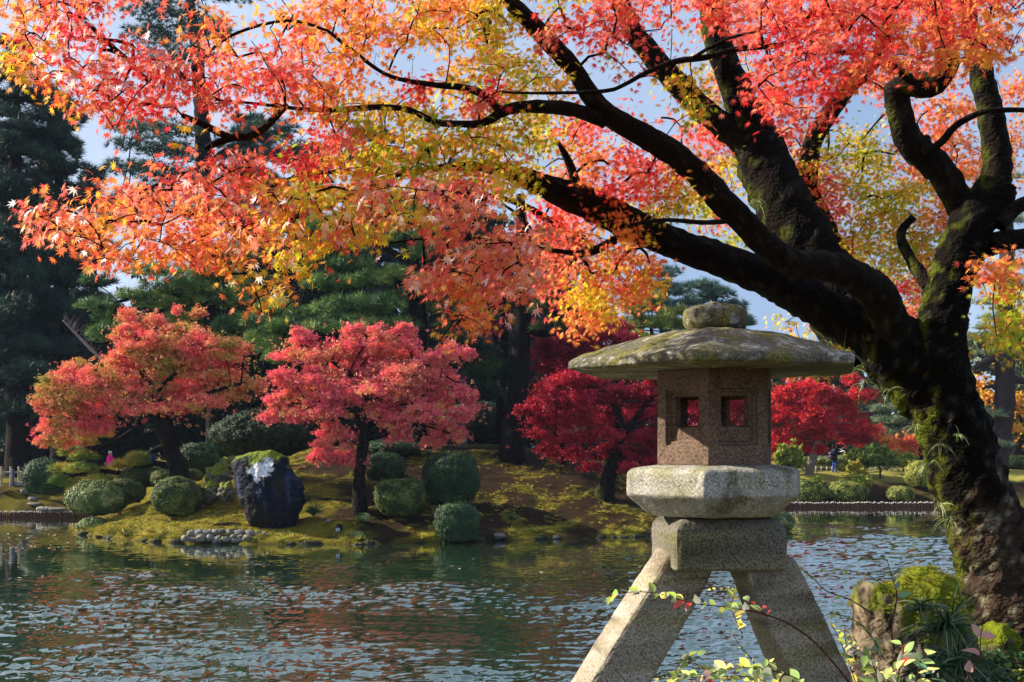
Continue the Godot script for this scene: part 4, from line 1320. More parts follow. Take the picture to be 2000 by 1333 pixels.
	leaf_tree("maple_shrub", "low red and orange maple bush left of the leaning trunk beyond the path", 70, [[[1740, 905, 3], [1742, 880, 2]]], [[1700, 872, 22, 8], [1725, 862, 24, 8], [1755, 872, 28, 9], [1780, 862, 20, 8], [1730, 882, 26, 7], [1715, 840, 16, 6], [1775, 880, 24, 7]], [Color(0.8, 0.08, 0.06), Color(0.82, 0.2, 0.09), Color(0.8, 0.38, 0.08)], 0.2, 3.6, bark)
	# low sloping pine boughs by the fence, held over the water's edge
	pine("pine_tree", "low spreading pine with yellow-green needles under the left orange maple", 44, [[[335, 915, 8], [300, 905, 6], [250, 925, 5], [190, 920, 4], [140, 930, 3]], [[258, 840, 3], [220, 865, 4], [180, 885, 4], [150, 900, 3]], [[250, 925, 4], [300, 880, 5], [330, 868, 4]]],
		[[190, 850, 26, 9], [160, 865, 28, 10], [140, 885, 26, 10], [163, 893, 26, 10], [120, 918, 24, 9], [160, 918, 34, 10], [115, 940, 18, 10], [140, 945, 20, 11], [240, 910, 22, 8], [266, 905, 28, 8], [205, 925, 30, 9], [195, 940, 26, 9], [270, 893, 22, 6]], [Color(0.14, 0.24, 0.04), Color(0.3, 0.38, 0.06), Color(0.52, 0.5, 0.09), Color(0.6, 0.42, 0.09)], 0.24, 0.8, bark)
	# a dead grey branch poking out of the maple
	var t := thing("dead_branch", "bare grey dead branch sticking up left of the orange maple", "branch", P(225, 725, 42))
	var m := M.new()
	var line := curved([[225, 725, 3], [190, 695, 3], [160, 665, 2.5], [122, 626, 1.2]], 42, 42, 0.2)
	tube(m, line, 6, 0.05, Color(0.3, 0.28, 0.28))
	for k in 26:
		var a: Vector4 = line[rng.randi_range(line.size() / 3, line.size() - 1)]
		var b := xyz(a) + Vector3(rf(-0.2, 0.35), rf(0.1, 0.5), rf(-0.2, 0.2))
		tube(m, [Vector4(a.x, a.y, a.z, 0.012), Vector4(b.x, b.y, b.z, 0.006)], 3, 0.0, Color(0.34, 0.32, 0.32))
	put("wood", m.mesh(), mats.far_bark, t, Transform3D(Basis(), -t.position))


func right_bank() -> void:
	var bark := Color(0.08, 0.06, 0.04)
	for q in [["leafy_shrub", "yellow-green loose shrub at the lantern's right side below the crimson maple", 62.5, [[1540, 925, 3], [1542, 900, 2]], [[1530, 890, 18, 12], [1552, 880, 16, 12], [1560, 900, 16, 10], [1540, 910, 18, 10]], FRESH],
			["leafy_shrub", "green spreading shrub on thin stems right of the standing person", 63, [[1720, 925, 2], [1718, 905, 2]], [[1685, 885, 24, 9], [1715, 880, 26, 10], [1740, 892, 20, 9], [1700, 900, 20, 8], [1665, 893, 16, 8], [1725, 902, 20, 7]], [Color(0.1, 0.17, 0.04), Color(0.18, 0.25, 0.05), Color(0.3, 0.34, 0.06)]],
			["leafy_shrub", "small bright yellow-green shrub between the green shrub and the leaning trunk", 65, [[1765, 915, 2], [1765, 905, 2]], [[1760, 900, 16, 9], [1780, 898, 14, 8]], FRESH],
			["leafy_shrub", "short yellow-leaved shrub in front of the person's path", 61.5, [[1675, 930, 2], [1675, 918, 2]], [[1668, 915, 13, 11], [1682, 920, 13, 9]], [Color(0.4, 0.36, 0.05), Color(0.5, 0.4, 0.06), Color(0.3, 0.3, 0.05)]],
			["leafy_shrub", "small olive shrub hanging on the far bank above the long clipped bush", 60.8, [[1685, 955, 2], [1685, 945, 2]], [[1678, 940, 14, 8], [1692, 944, 12, 7]], FRESH],
			["leafy_shrub", "pale sprays at the right shoulder of the far round bush beside the lantern platform", 60.4, [[1602, 975, 2], [1600, 955, 2]], [[1598, 945, 10, 9], [1604, 962, 7, 10]], FRESH]]:
		leaf_tree(q[0], q[1], q[2], [q[3]], q[4], q[5], 0.17, 3.0, bark, "", oval_cluster, 0.8, -0.5)


# ------------------------------------------------------------------ clipped bushes

func bush(label: String, px: float, py: float, rx: float, ry: float, d: float, tints: Array, leaf: float, boxy: float, group := "clipped bushes round the pond") -> void:
	var c := P(px, py, d)
	var r := Vector3(rx, ry, rx * 0.92) / F * d
	var t := thing("clipped_bush", label, "bush", Vector3(c.x, c.y - r.y, c.z), group)
	var m := M.new()
	var body := func(u: Vector3) -> Vector3:
		var e := boxy
		var k: float = pow(pow(absf(u.x), e) + pow(absf(u.y), e) + pow(absf(u.z), e), 1.0 / e)
		var p: Vector3 = u / k
		if p.y < 0.0:
			p.x *= 1.0 + 0.12 * p.y
			p.z *= 1.0 + 0.12 * p.y
		return p * r * (1.0 + 0.08 * noise.get_noise_3dv((u * r + c) * 0.9) + 0.05 * noise.get_noise_3dv((u * r + c) * 2.2) + 0.05 * noise.get_noise_3dv((u * r + c) * 5.0))
	var core: Color = tints[0]
	for k in 15:
		for s in 24:
			var a := PI * k / 14.0
			var b := TAU * s / 24.0
			var u := Vector3(sin(a) * cos(b), -cos(a), sin(a) * sin(b))
			var p: Vector3 = body.call(u)
			m.add(p * 0.94 + Vector3(0, r.y, 0), core)
	for k in 14:
		for s in 24:
			var s2 := (s + 1) % 24
			m.quad(k * 24 + s, k * 24 + s2, (k + 1) * 24 + s2, (k + 1) * 24 + s)
	put("inner_twigs", m.mesh(), mats.moss, t)
	var cs := Copies.new()
	for k in int(rx * ry * 3.2 + 500):
		var u := rdir()
		if u.y < -0.75:
			continue
		var p: Vector3 = body.call(u)
		var n := (u / r).normalized()
		var z := (n + rdir() * 0.36).normalized()
		var y := z.cross(rdir()).normalized()
		var s := leaf * 0.75 * rf(0.7, 1.3)
		cs.add(Basis(y.cross(z) * s, y * s, z * s), p * (rf(0.95, 1.025) if rng.randf() < 0.96 else rf(1.02, 1.12)) + Vector3(0, r.y, 0), pick(tints, p + c, 2.0))
	scatter("leaves", sprig_cluster, mats.bush_leaf, cs, t)


var sprig_cluster: ArrayMesh


func bushes() -> void:
	var m := M.new()
	for k in 4:
		var at := Vector3(rf(-0.6, 0.6), rf(-0.6, 0.6), rf(-0.2, 0.2))
		var a := rf(0, TAU)
		var y := Vector3(cos(a), sin(a), rf(0.0, 0.8)).normalized()
		var x := Vector3(-sin(a), cos(a), rf(-0.3, 0.3)) * 0.27
		m.flat_quad(at - y * 0.5, at - x, at + y * 0.5, at + x)
	sprig_cluster = m.mesh()
	var g1 := [Color(0.035, 0.06, 0.015), Color(0.07, 0.1, 0.022), Color(0.14, 0.165, 0.035)]
	var g2 := [Color(0.02, 0.05, 0.02), Color(0.03, 0.07, 0.025), Color(0.045, 0.09, 0.03)]
	var g3 := [Color(0.08, 0.12, 0.03), Color(0.15, 0.2, 0.055), Color(0.27, 0.31, 0.12)]
	var y1 := [Color(0.2, 0.19, 0.03), Color(0.3, 0.27, 0.04), Color(0.4, 0.33, 0.06)]
	bush("big dark green round bush beside the post fence", 88, 933, 40, 36, 49.0, g2, 0.1, 2.6)
	bush("pale leafy mounded bush overhanging the water at the islet's left end", 190, 975, 55, 34, 42.0, g3, 0.11, 2.2)
	bush("dark mounded bush behind the pale leafy one at the islet's left end", 245, 962, 36, 26, 42.8, g1, 0.08, 2.3)
	bush("low rounded bush with lit top behind the mounded bushes", 275, 935, 40, 20, 44.0, g1, 0.08, 2.5)
	bush("small rounded bush at the orange maple's foot", 320, 935, 24, 16, 42.5, g1, 0.08, 2.4)
	bush("egg-shaped clipped bush on the mossy slope left of the boulder", 347, 972, 46, 38, 39.3, g1, 0.075, 2.6)
	bush("large dark bush with one lit edge behind the boulder's left", 392, 898, 40, 32, 45.5, g2, 0.09, 2.6)
	bush("small low bush touching the water at the islet's left tip", 183, 1028, 30, 17, 41.2, g3, 0.1, 2.1)
	bush("low green bush topping the rocks left of the boulder", 372, 930, 22, 12, 42.5, g1, 0.08, 2.3)
	bush("box-shaped clipped bush right of the coral maple's trunk", 782, 973, 46, 36, 38.2, g1, 0.075, 3.2)
	bush("box-shaped clipped bush standing in the shoreline water", 893, 1022, 42, 38, 36.9, g2, 0.085, 3.4)
	bush("large round-topped dark bush uphill of the shoreline box bush", 882, 935, 53, 49, 40.2, g2, 0.075, 2.7)
	bush("dark mushroom-shaped bush behind the coral maple's trunk", 752, 915, 38, 29, 42.0, g2, 0.08, 2.5)
	bush("flat-topped dark hedge uphill behind the mushroom-shaped bush", 768, 876, 54, 16, 45.0, g2, 0.085, 2.8)
	bush("small knob of clipped bush beside the mushroom-shaped bush", 770, 920, 18, 18, 41.0, g2, 0.07, 2.3)
	bush("tiny round bush at the waterline below the coral maple", 699, 1050, 16, 12, 36.6, g3, 0.07, 2.2)
	bush("tiny green bush just under the coral maple's trunk", 710, 1012, 13, 8, 37.6, g3, 0.07, 2.2)
	bush("grey-green bush on the shore hidden behind the lantern's seat block", 1500, 1022, 50, 26, 42.3, g3, 0.09, 2.2)
	var lit := [Color(0.07, 0.1, 0.02), Color(0.16, 0.19, 0.035), Color(0.3, 0.3, 0.055)]
	bush("round far bank bush half hidden by the lantern's platform", 1580, 964, 32, 25, 60.6, lit, 0.1, 2.5)
	bush("long domed far bank bush below the standing person", 1653, 963, 38, 23, 60.6, lit, 0.1, 2.5)
	bush("small box-shaped far bank bush left of the leaning trunk", 1758, 968, 25, 17, 60.4, lit, 0.1, 3.0)
	bush("tall yellow-green far bank bush touching the leaning trunk", 1800, 927, 32, 27, 61.6, [Color(0.12, 0.16, 0.03), Color(0.25, 0.26, 0.04), Color(0.38, 0.35, 0.06)], 0.1, 2.5)
	bush("golden round bush at the standing person's feet", 1650, 913, 15, 10, 63.5, y1, 0.1, 2.4)
	bush("low green hedge behind the path left of the standing person", 1620, 900, 60, 9, 74.0, g3, 0.12, 2.8)
	bush("low green hedge behind the path at the right edge", 1985, 905, 50, 14, 70.0, g1, 0.12, 2.8)
	bush("low dark hedge behind the orange maple's trunks", 300, 917, 60, 9, 47.0, g2, 0.09, 2.8)
	bush("wide dark evergreen bush under the trees behind the boulder", 530, 850, 110, 48, 50.0, [Color(0.015, 0.03, 0.012), Color(0.022, 0.045, 0.018), Color(0.03, 0.06, 0.02)], 0.11, 2.3, "dark evergreen bushes under the islet trees")
	bush("wide dark evergreen bush under the trees right of the coral maple's crown", 935, 825, 60, 40, 53.0, [Color(0.015, 0.03, 0.012), Color(0.022, 0.045, 0.018), Color(0.03, 0.06, 0.02)], 0.11, 2.3, "dark evergreen bushes under the islet trees")
	bush("dark evergreen bush under the crimson maple", 1120, 870, 70, 32, 52.0, [Color(0.015, 0.03, 0.012), Color(0.022, 0.045, 0.018), Color(0.03, 0.06, 0.02)], 0.11, 2.3, "dark evergreen bushes under the islet trees")
	# short grass and moss on the lit slopes
	var cs := Copies.new()
	for k in 42000:
		var px := rf(160, 1290)
		var d := rf(36.2, 47.0)
		var p := P(px, 880, d)
		var s := inland(p.x, p.z)
		if s < 0.1:
			continue
		var w := noise.get_noise_2d(p.x * 0.5, p.z * 0.5) * 0.6 + noise.get_noise_2d(p.x * 2.2, p.z * 2.2) * 0.4
		if w + (0.45 if p.x < -8.0 else 0.0) < rf(-0.1, 0.5):
			continue
		p.y = height(p.x, p.z)
		var h := rf(0.05, 0.1) if s > 0.6 or rng.randf() < 0.5 else rf(0.1, 0.22)
		var up := Vector3(rng.randfn() * 0.2, 1, rng.randfn() * 0.2).normalized()
		var x := up.cross(rdir()).normalized()
		cs.add(Basis(x * h * 1.6, up * h, x.cross(up) * h * 1.6), p, pick([Color(0.14, 0.13, 0.02), Color(0.3, 0.29, 0.035), Color(0.55, 0.47, 0.05), Color(0.42, 0.38, 0.045), Color(0.3, 0.18, 0.04)], p, 1.5))
	tag(scatter("grass", tuft_mesh, mats.blade, cs), "short yellow-green grass and moss on the islet slopes", "grass")
	cs = Copies.new()
	for k in 1500:
		var d := rf(36.3, 46.0)
		var p := P(rf(200, 1290), 880, d)
		if inland(p.x, p.z) < 0.15:
			continue
		p.y = height(p.x, p.z) + 0.05
		var sz := rf(0.04, 0.075)
		cs.add(Basis.from_euler(Vector3(-PI / 2 + rf(-0.5, 0.5), rf(0, TAU), 0)).scaled(Vector3.ONE * sz), p, pick([Color(0.5, 0.05, 0.03), Color(0.55, 0.16, 0.05), Color(0.3, 0.14, 0.06)], p, 0.8))
	tag(scatter("fallen_leaves", maple_leaf(0.1), mats.far_leaf, cs), "red and brown fallen maple leaves on the islet", "leaves")
	for q in [[590, 985, 37.8, 0.75, "drooping dark grass tuft against the boulder's right side"], [612, 1005, 37.5, 0.5, "lower grass tuft right of the boulder"], [882, 985, 39.4, 0.7, "drooping grass tuft under the large round-topped bush"], [850, 980, 39.4, 0.55, "smaller grass tuft left under the large round-topped bush"], [1000, 1015, 38.6, 0.3, "small green grass tuft near the water right of the shoreline box bush"]]:
		grass_tuft("grass_tuft", q[4], "grass tuft", P(q[0], q[1], q[2]), 160, q[3], 0.03, Vector3(0, 0.5, 0.1), [Color(0.03, 0.07, 0.025), Color(0.06, 0.1, 0.03), Color(0.09, 0.14, 0.05)], null, "grass tufts on the islet")


# ------------------------------------------------------------------ stones

# a stone with the given outline (picture units at distance d), thick metres deep, tinted by a function of place
func outlined_rock(outline: Array, d: float, thick: float, base: Vector3, rough: float, tint: int, sides := 72, rings := 16) -> ArrayMesh:
	var ring := []
	var closed := outline.duplicate()
	closed.append(outline[0])
	var total := 0.0
	for k in outline.size():
		total += Vector2(closed[k + 1][0] - closed[k][0], closed[k + 1][1] - closed[k][1]).length()
	var center := Vector3.ZERO
	for s in sides:
		var want := total * s / sides
		for k in outline.size():
			var a := Vector2(closed[k][0], closed[k][1])
			var b := Vector2(closed[k + 1][0], closed[k + 1][1])
			var l := (b - a).length()
			if want <= l:
				var q := a.lerp(b, want / l)
				ring.append(P(q.x, q.y, d))
				break
			want -= l
	for p in ring:
		center += p / ring.size()
	var m := M.new()
	for k in rings * 2 + 1:
		var f := k / float(rings) - 1.0       # -1 front, 0 rim, 1 back
		var s := 1.0 - pow(absf(f), 1.3)
		var depth := signf(f) * thick * minf(1.0, pow(absf(f), 0.55) * 1.05)
		for p in ring:
			var q: Vector3 = center.lerp(p, s)
			q.z -= depth
			var n := (q - center + Vector3(0, 0, -depth * 0.5)).normalized()
			var e := absf(noise.get_noise_3dv(q * 1.1 / thick)) * 0.9 + noise.get_noise_3dv(q * 3.0 / thick) * 0.3 + noise.get_noise_3dv(q * 8.0 / thick) * 0.12
			q += n * rough * thick * (e - 0.25)
			m.add(q - base, rock_tint(q, n, tint, center))
	var w := ring.size()
	for k in rings * 2:
		for s in w:
			var s2 := (s + 1) % w
			m.quad(k * w + s, k * w + s2, (k + 1) * w + s2, (k + 1) * w + s)
	return m.mesh()


func rock_tint(p: Vector3, n: Vector3, how: int, center: Vector3) -> Color:
	var c := Color(0.2, 0.19, 0.17)
	if how == 0:       # slate boulder, its sunlit upper left face painted white as lichen, moss on the crown
		var streak := noise.get_noise_3d(p.x * 2.6, p.y * 0.7, p.z * 2.0) + 0.5 * noise.get_noise_3dv(p * 9.0)
		c = Color(0.011, 0.013, 0.026).lerp(Color(0.055, 0.062, 0.125), smoothstep(0.1, 0.9, streak))
		c = c.lerp(Color(0.025, 0.025, 0.02), smoothstep(0.2, 0.7, noise.get_noise_3d(p.x * 1.2 + 4.0, p.y * 0.5, p.z)))
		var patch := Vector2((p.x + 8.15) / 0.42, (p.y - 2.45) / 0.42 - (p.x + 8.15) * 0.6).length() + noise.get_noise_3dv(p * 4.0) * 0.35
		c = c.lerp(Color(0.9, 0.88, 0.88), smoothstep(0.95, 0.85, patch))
		var moss := p.y - 2.62 + 0.25 * noise.get_noise_3dv(p * 2.5) + 0.15 * noise.get_noise_3dv(p * 11.0)
		c = c.lerp(Color(0.17, 0.22, 0.02), smoothstep(-0.03, 0.1, moss))
	elif how == 1:     # mossy garden rock
		c = c * (0.8 + 0.5 * noise.get_noise_3dv(p * 5.0))
		c = c.lerp(Color(0.2, 0.23, 0.025), smoothstep(-0.1, 0.5, n.y * 0.8 + noise.get_noise_3dv(p * 2.5) * 0.6))
	elif how == 5:     # wet dark stone with some moss
		c = c * (0.35 + 0.25 * noise.get_noise_3dv(p * 15.0))
		c = c.lerp(Color(0.08, 0.09, 0.015), smoothstep(0.1, 0.7, n.y * 0.6 + noise.get_noise_3dv(p * 12.0) * 0.6))
	elif how == 2:     # river cobble
		c = Color(0.36, 0.34, 0.32) * (0.75 + 0.6 * noise.get_noise_3dv(p * 9.0))
		c = c.lerp(Color(0.22, 0.22, 0.05), smoothstep(0.2, 0.6, noise.get_noise_3dv(p * 4.0)) * 0.7)
	elif how == 3:     # the near stone: pale crusted side, thick moss on top
		var crust := noise.get_noise_3d(p.x * 14.0, p.y * 5.0, p.z * 14.0) + 0.6 * noise.get_noise_3dv(p * 40.0)
		c = Color(0.05, 0.036, 0.026).lerp(Color(0.3, 0.235, 0.16), smoothstep(-0.35, 0.5, crust))
		var moss := smoothstep(0.4, 0.7, n.y + noise.get_noise_3dv(p * 8.0) * 0.35 + (0.15 if p.x > 2.33 else -0.25))
		c = c.lerp(Color(0.17, 0.2, 0.012) * (1.0 + 0.5 * noise.get_noise_3dv(p * 30.0)), moss)
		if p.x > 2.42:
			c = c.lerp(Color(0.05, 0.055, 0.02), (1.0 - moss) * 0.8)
	elif how == 4:     # dressed step
		c = Color(0.33, 0.31, 0.28) * (0.8 + 0.4 * noise.get_noise_3dv(p * 5.0))
	return Color(c.r, c.g, c.b)


func pebble(how: int, squash: float, seed_at: float) -> ArrayMesh:
	var m := M.new()
	for k in 11:
		for s in 16:
			var a := PI * k / 10.0
			var b := TAU * s / 16.0
			var u := Vector3(sin(a) * cos(b), -cos(a), sin(a) * sin(b))
			var p := u * (1.0 + 0.22 * noise.get_noise_3dv(u * 0.9 + Vector3(seed_at, 0, 0)) + 0.08 * noise.get_noise_3dv(u * 2.8 + Vector3(seed_at, 9, 0)))
			p.y *= squash
			m.add(p, rock_tint(u * 0.15 + Vector3(seed_at, 3, 1), u, how, Vector3.ZERO))
	for k in 10:
		for s in 16:
			m.quad(k * 16 + s, k * 16 + (s + 1) % 16, (k + 1) * 16 + (s + 1) % 16, (k + 1) * 16 + s)
	return m.mesh()


const NTH := ["first", "second", "third", "fourth", "fifth", "sixth", "seventh", "eighth", "ninth", "tenth", "eleventh", "twelfth", "thirteenth", "fourteenth"]


func island_stones() -> void:
	var b := P(520, 1032, 37.6)
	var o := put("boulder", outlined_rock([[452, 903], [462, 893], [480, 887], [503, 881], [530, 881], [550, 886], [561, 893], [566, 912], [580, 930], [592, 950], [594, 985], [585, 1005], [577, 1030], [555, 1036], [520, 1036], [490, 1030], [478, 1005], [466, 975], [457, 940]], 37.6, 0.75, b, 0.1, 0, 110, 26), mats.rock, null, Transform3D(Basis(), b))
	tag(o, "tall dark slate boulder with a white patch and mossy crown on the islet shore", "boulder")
	for q in [[[[400, 935], [408, 915], [425, 905], [442, 908], [450, 925], [448, 950], [430, 962], [405, 958]], 40.5, 0.5, "mossy rock just left of the boulder, the upper one"], [[[392, 965], [398, 945], [412, 938], [424, 948], [426, 975], [410, 986], [394, 982]], 39.8, 0.35, "mossy rock beside the egg-shaped bush, lower left one"], [[[425, 968], [432, 945], [450, 940], [458, 960], [452, 980], [432, 982]], 39.2, 0.3, "bright green mossy rock touching the boulder's left side"], [[[425, 915], [432, 898], [455, 893], [470, 900], [470, 925], [440, 930]], 41.5, 0.5, "grey-brown rock peeping over the boulder's left shoulder"]]:
		var c := P(q[0][0][0], q[0][0][1], q[1])
		tag(put("garden_rock", outlined_rock(q[0], q[1], q[2], c, 0.5, 1, 36, 9), mats.rock, null, Transform3D(Basis(), c)), q[3], "rock", "mossy rocks beside the boulder")
	var shapes := [pebble(2, 0.75, 1.0), pebble(2, 0.9, 5.0), pebble(2, 0.62, 9.0), pebble(2, 0.8, 14.0)]
	var shore_shapes := [pebble(5, 0.7, 21.0), pebble(5, 0.85, 27.0), pebble(5, 0.6, 33.0)]
	var rows := {"upper": [[373, 1043, 8], [389, 1043, 9], [405, 1041, 9], [421, 1041, 8], [433, 1038, 6], [448, 1040, 7], [466, 1042, 10], [488, 1042, 8], [503, 1044, 7], [516, 1046, 6]], "lower": [[362, 1052, 8], [373, 1055, 6], [381, 1054, 6], [392, 1052, 9], [410, 1051, 8], [424, 1056, 9], [440, 1055, 9], [455, 1049, 5], [458, 1057, 7], [469, 1050, 5], [469, 1057, 7], [482, 1052, 8]]}
	for row in rows:
		for k in rows[row].size():
			var q: Array = rows[row][k]
			var d := 36.75 if row == "upper" else 36.4
			var s: float = q[2] / F * d * 1.08
			tag(put("shore_stone", shapes[k % 4], mats.rock, null, Transform3D(Basis.from_euler(Vector3(rf(-0.3, 0.3), rf(0, 6), rf(-0.3, 0.3))).scaled(Vector3(s * 1.1, s, s)), P(q[0], q[1], d))), "rounded cobble at the waterline under the boulder, %s from the left in the %s row" % [NTH[k], row], "stone", "cobbles lining the shore under the boulder")
	for q in [[195, 1045, 12, 41.0, "flat pale stone at the islet's left tip in the water"], [641, 1018, 6, 37.2, "small dark stone beside the spotlight, the larger"], [628, 1013, 3, 37.3, "small white stone right of the lower grass tuft"], [975, 1048, 13, 37.9, "flat stone at the waterline right of the shoreline box bush"], [1085, 1050, 8, 38.4, "flat stone at the waterline below the crimson maple"], [963, 970, 2.5, 40.5, "tiny white pebble alone on the brown slope"], [640, 938, 2.5, 41.0, "tiny pale pebble on the slope right of the boulder"], [422, 1002, 3, 38.4, "small pale stone at the foot of the egg-shaped bush"]]:
		var s: float = q[2] / F * q[3]
		tag(put("stone", shapes[int(q[0]) % 4], mats.rock, null, Transform3D(Basis.from_euler(Vector3(0, rf(0, 6), 0)).scaled(Vector3(s, s * 0.6, s)), P(q[0], q[1], q[3]))), q[4], "stone", "loose stones on the islet")
	var sunk := []
	while sunk.size() < 46:
		var px := rf(160, 1280)
		var p := P(px, 880, rf(36.0, 42.0))
		if absf(inland(p.x, p.z) - 0.08) > 0.07 or (p.x > -10.6 and p.x < -7.6):
			continue
		p.y = rf(-0.02, 0.05)
		sunk.append([px, p])
	sunk.sort_custom(func(a, b): return a[0] < b[0])
	var reach := [[250, "at the islet's left tip"], [440, "below the egg-shaped bush"], [620, "right of the shore cobbles"], [760, "below the coral maple's trunk"], [840, "left of the shoreline box bush"], [960, "round the shoreline box bush"], [1110, "below the crest pine"], [1300, "below the crimson maple"]]
	var at_reach := 0
	var nth := 0
	for k in sunk.size():
		while sunk[k][0] > reach[at_reach][0]:
			at_reach += 1
			nth = 0
		var s := rf(0.06, 0.2)
		tag(put("shoreline_stone", shore_shapes[k % 3], mats.rock, null, Transform3D(Basis.from_euler(Vector3(rf(-0.3, 0.3), rf(0, 6), rf(-0.3, 0.3))).scaled(Vector3(s * 1.3, s * 0.8, s)), sunk[k][1])), "dark half-sunk shoreline stone, %s from the left %s" % [NTH[mini(nth, 13)], reach[at_reach][1]], "stone", "stones half sunk along the islet's shoreline")
		nth += 1
	for q in [[[[70, 992], [78, 989], [132, 993], [133, 1000], [88, 1001], [70, 998]], 50.6, 0.3, "long pale stone slab lying above the left stake edging"], [[[52, 984], [58, 981], [80, 983], [79, 989], [60, 990]], 51.0, 0.25, "flat stepping stone just above the long slab"], [[[54, 973], [60, 970], [72, 972], [75, 979], [58, 980]], 51.4, 0.25, "flat stepping stone higher up by the dark round bush"], [[[24, 943], [40, 938], [55, 942], [56, 952], [28, 953]], 51.8, 0.25, "grey stone step below the post fence"], [[[38, 955], [52, 953], [57, 960], [54, 968], [42, 967]], 51.6, 0.25, "dark stone step in the grassy bank below the post fence"]]:
		var c := P(q[0][0][0], q[0][0][1], q[1])
		tag(put("step_stone", outlined_rock(q[0], q[1], q[2], c, 0.08, 4, 40, 7), mats.rock, null, Transform3D(Basis(), c)), q[3], "stone", "stone steps down the left bank")
	# bare roots on the moss
	for q in [[[[395, 1046, 2], [425, 1036, 3], [450, 1028, 3.5], [468, 1022, 3]], 37.1, "bare root lying on the moss left of the boulder's foot"], [[[415, 1030, 2], [440, 1024, 3], [468, 1018, 3]], 37.6, "shorter bare root above the first one left of the boulder"], [[[590, 958, 2], [625, 953, 3], [660, 952, 3], [690, 958, 4]], 39.6, "dark root reaching left from the coral maple's trunk"]]:
		var line := curved(q[0], q[1], q[1], 0.12)
		for k in line.size():
			line[k].y = height(line[k].x, line[k].z) + 0.03
		var m0 := M.new()
		tube(m0, line, 7, 0.3, Color(0.06, 0.042, 0.03), 0.0, 2.0)
		tag(put("root", m0.mesh(), mats.far_bark), q[2], "root", "bare roots on the islet")
	# garden spotlight
	var t := thing("garden_spotlight", "small black garden spotlight with a pale lens on the islet shore", "spotlight", P(662, 1046, 37.0))
	var m := M.new()
	tube(m, [Vector4(0, -0.15, 0, 0.014), Vector4(0, 0.14, 0, 0.014)], 6, 0.0, Color(0.02, 0.02, 0.025))
	put("stake", m.mesh(), mats.timber, t)
	m = M.new()
	tube(m, [Vector4(0.02, 0.3, -0.12, 0.05), Vector4(0.01, 0.28, -0.07, 0.1), Vector4(-0.02, 0.2, 0.08, 0.115), Vector4(-0.022, 0.195, 0.09, 0.1)], 12, 0.0, Color(0.02, 0.02, 0.028))
	var head := put("lamp_head", m.mesh(), mats.timber, t)
	m = M.new()
	for k in 3:
		m.flat_quad(Vector3(-0.09 + 0.05 * k, 0.13, 0.102), Vector3(-0.09 + 0.05 * k, 0.25, 0.125), Vector3(-0.055 + 0.05 * k, 0.25, 0.125), Vector3(-0.055 + 0.05 * k, 0.13, 0.102), Color(0.55, 0.6, 0.75))
	put("lens", m.mesh(), mats.cloth, head)
	# little stone lantern half hidden among the trees
	t = thing("garden_lantern", "small blue-grey stone lantern standing in shade beyond the coral maple", "lantern", P(905, 862, 50))
	var parts := {"post": [[0.2, -0.3, 0.2], [0.2, 0.1, 0.2], [0.12, 0.2, 0.3], [0.1, 0.75, 0.3], [0.2, 0.85, 0.2]], "fire_box": [[0.19, 0.85, 0.1], [0.19, 1.15, 0.1]], "roof": [[0.2, 1.15, 0.05], [0.42, 1.18, 0.05], [0.4, 1.22, 0.05], [0.2, 1.36, 0.1], [0.06, 1.44, 0.5]], "finial": [[0.05, 1.42, 1.0], [0.1, 1.5, 1.0], [0.02, 1.62, 1.0]]}
	for k in parts:
		put(k, hex_body(parts[k], 0.2, 24, Color(0.24, 0.26, 0.3), 0.004), mats.granite, t)


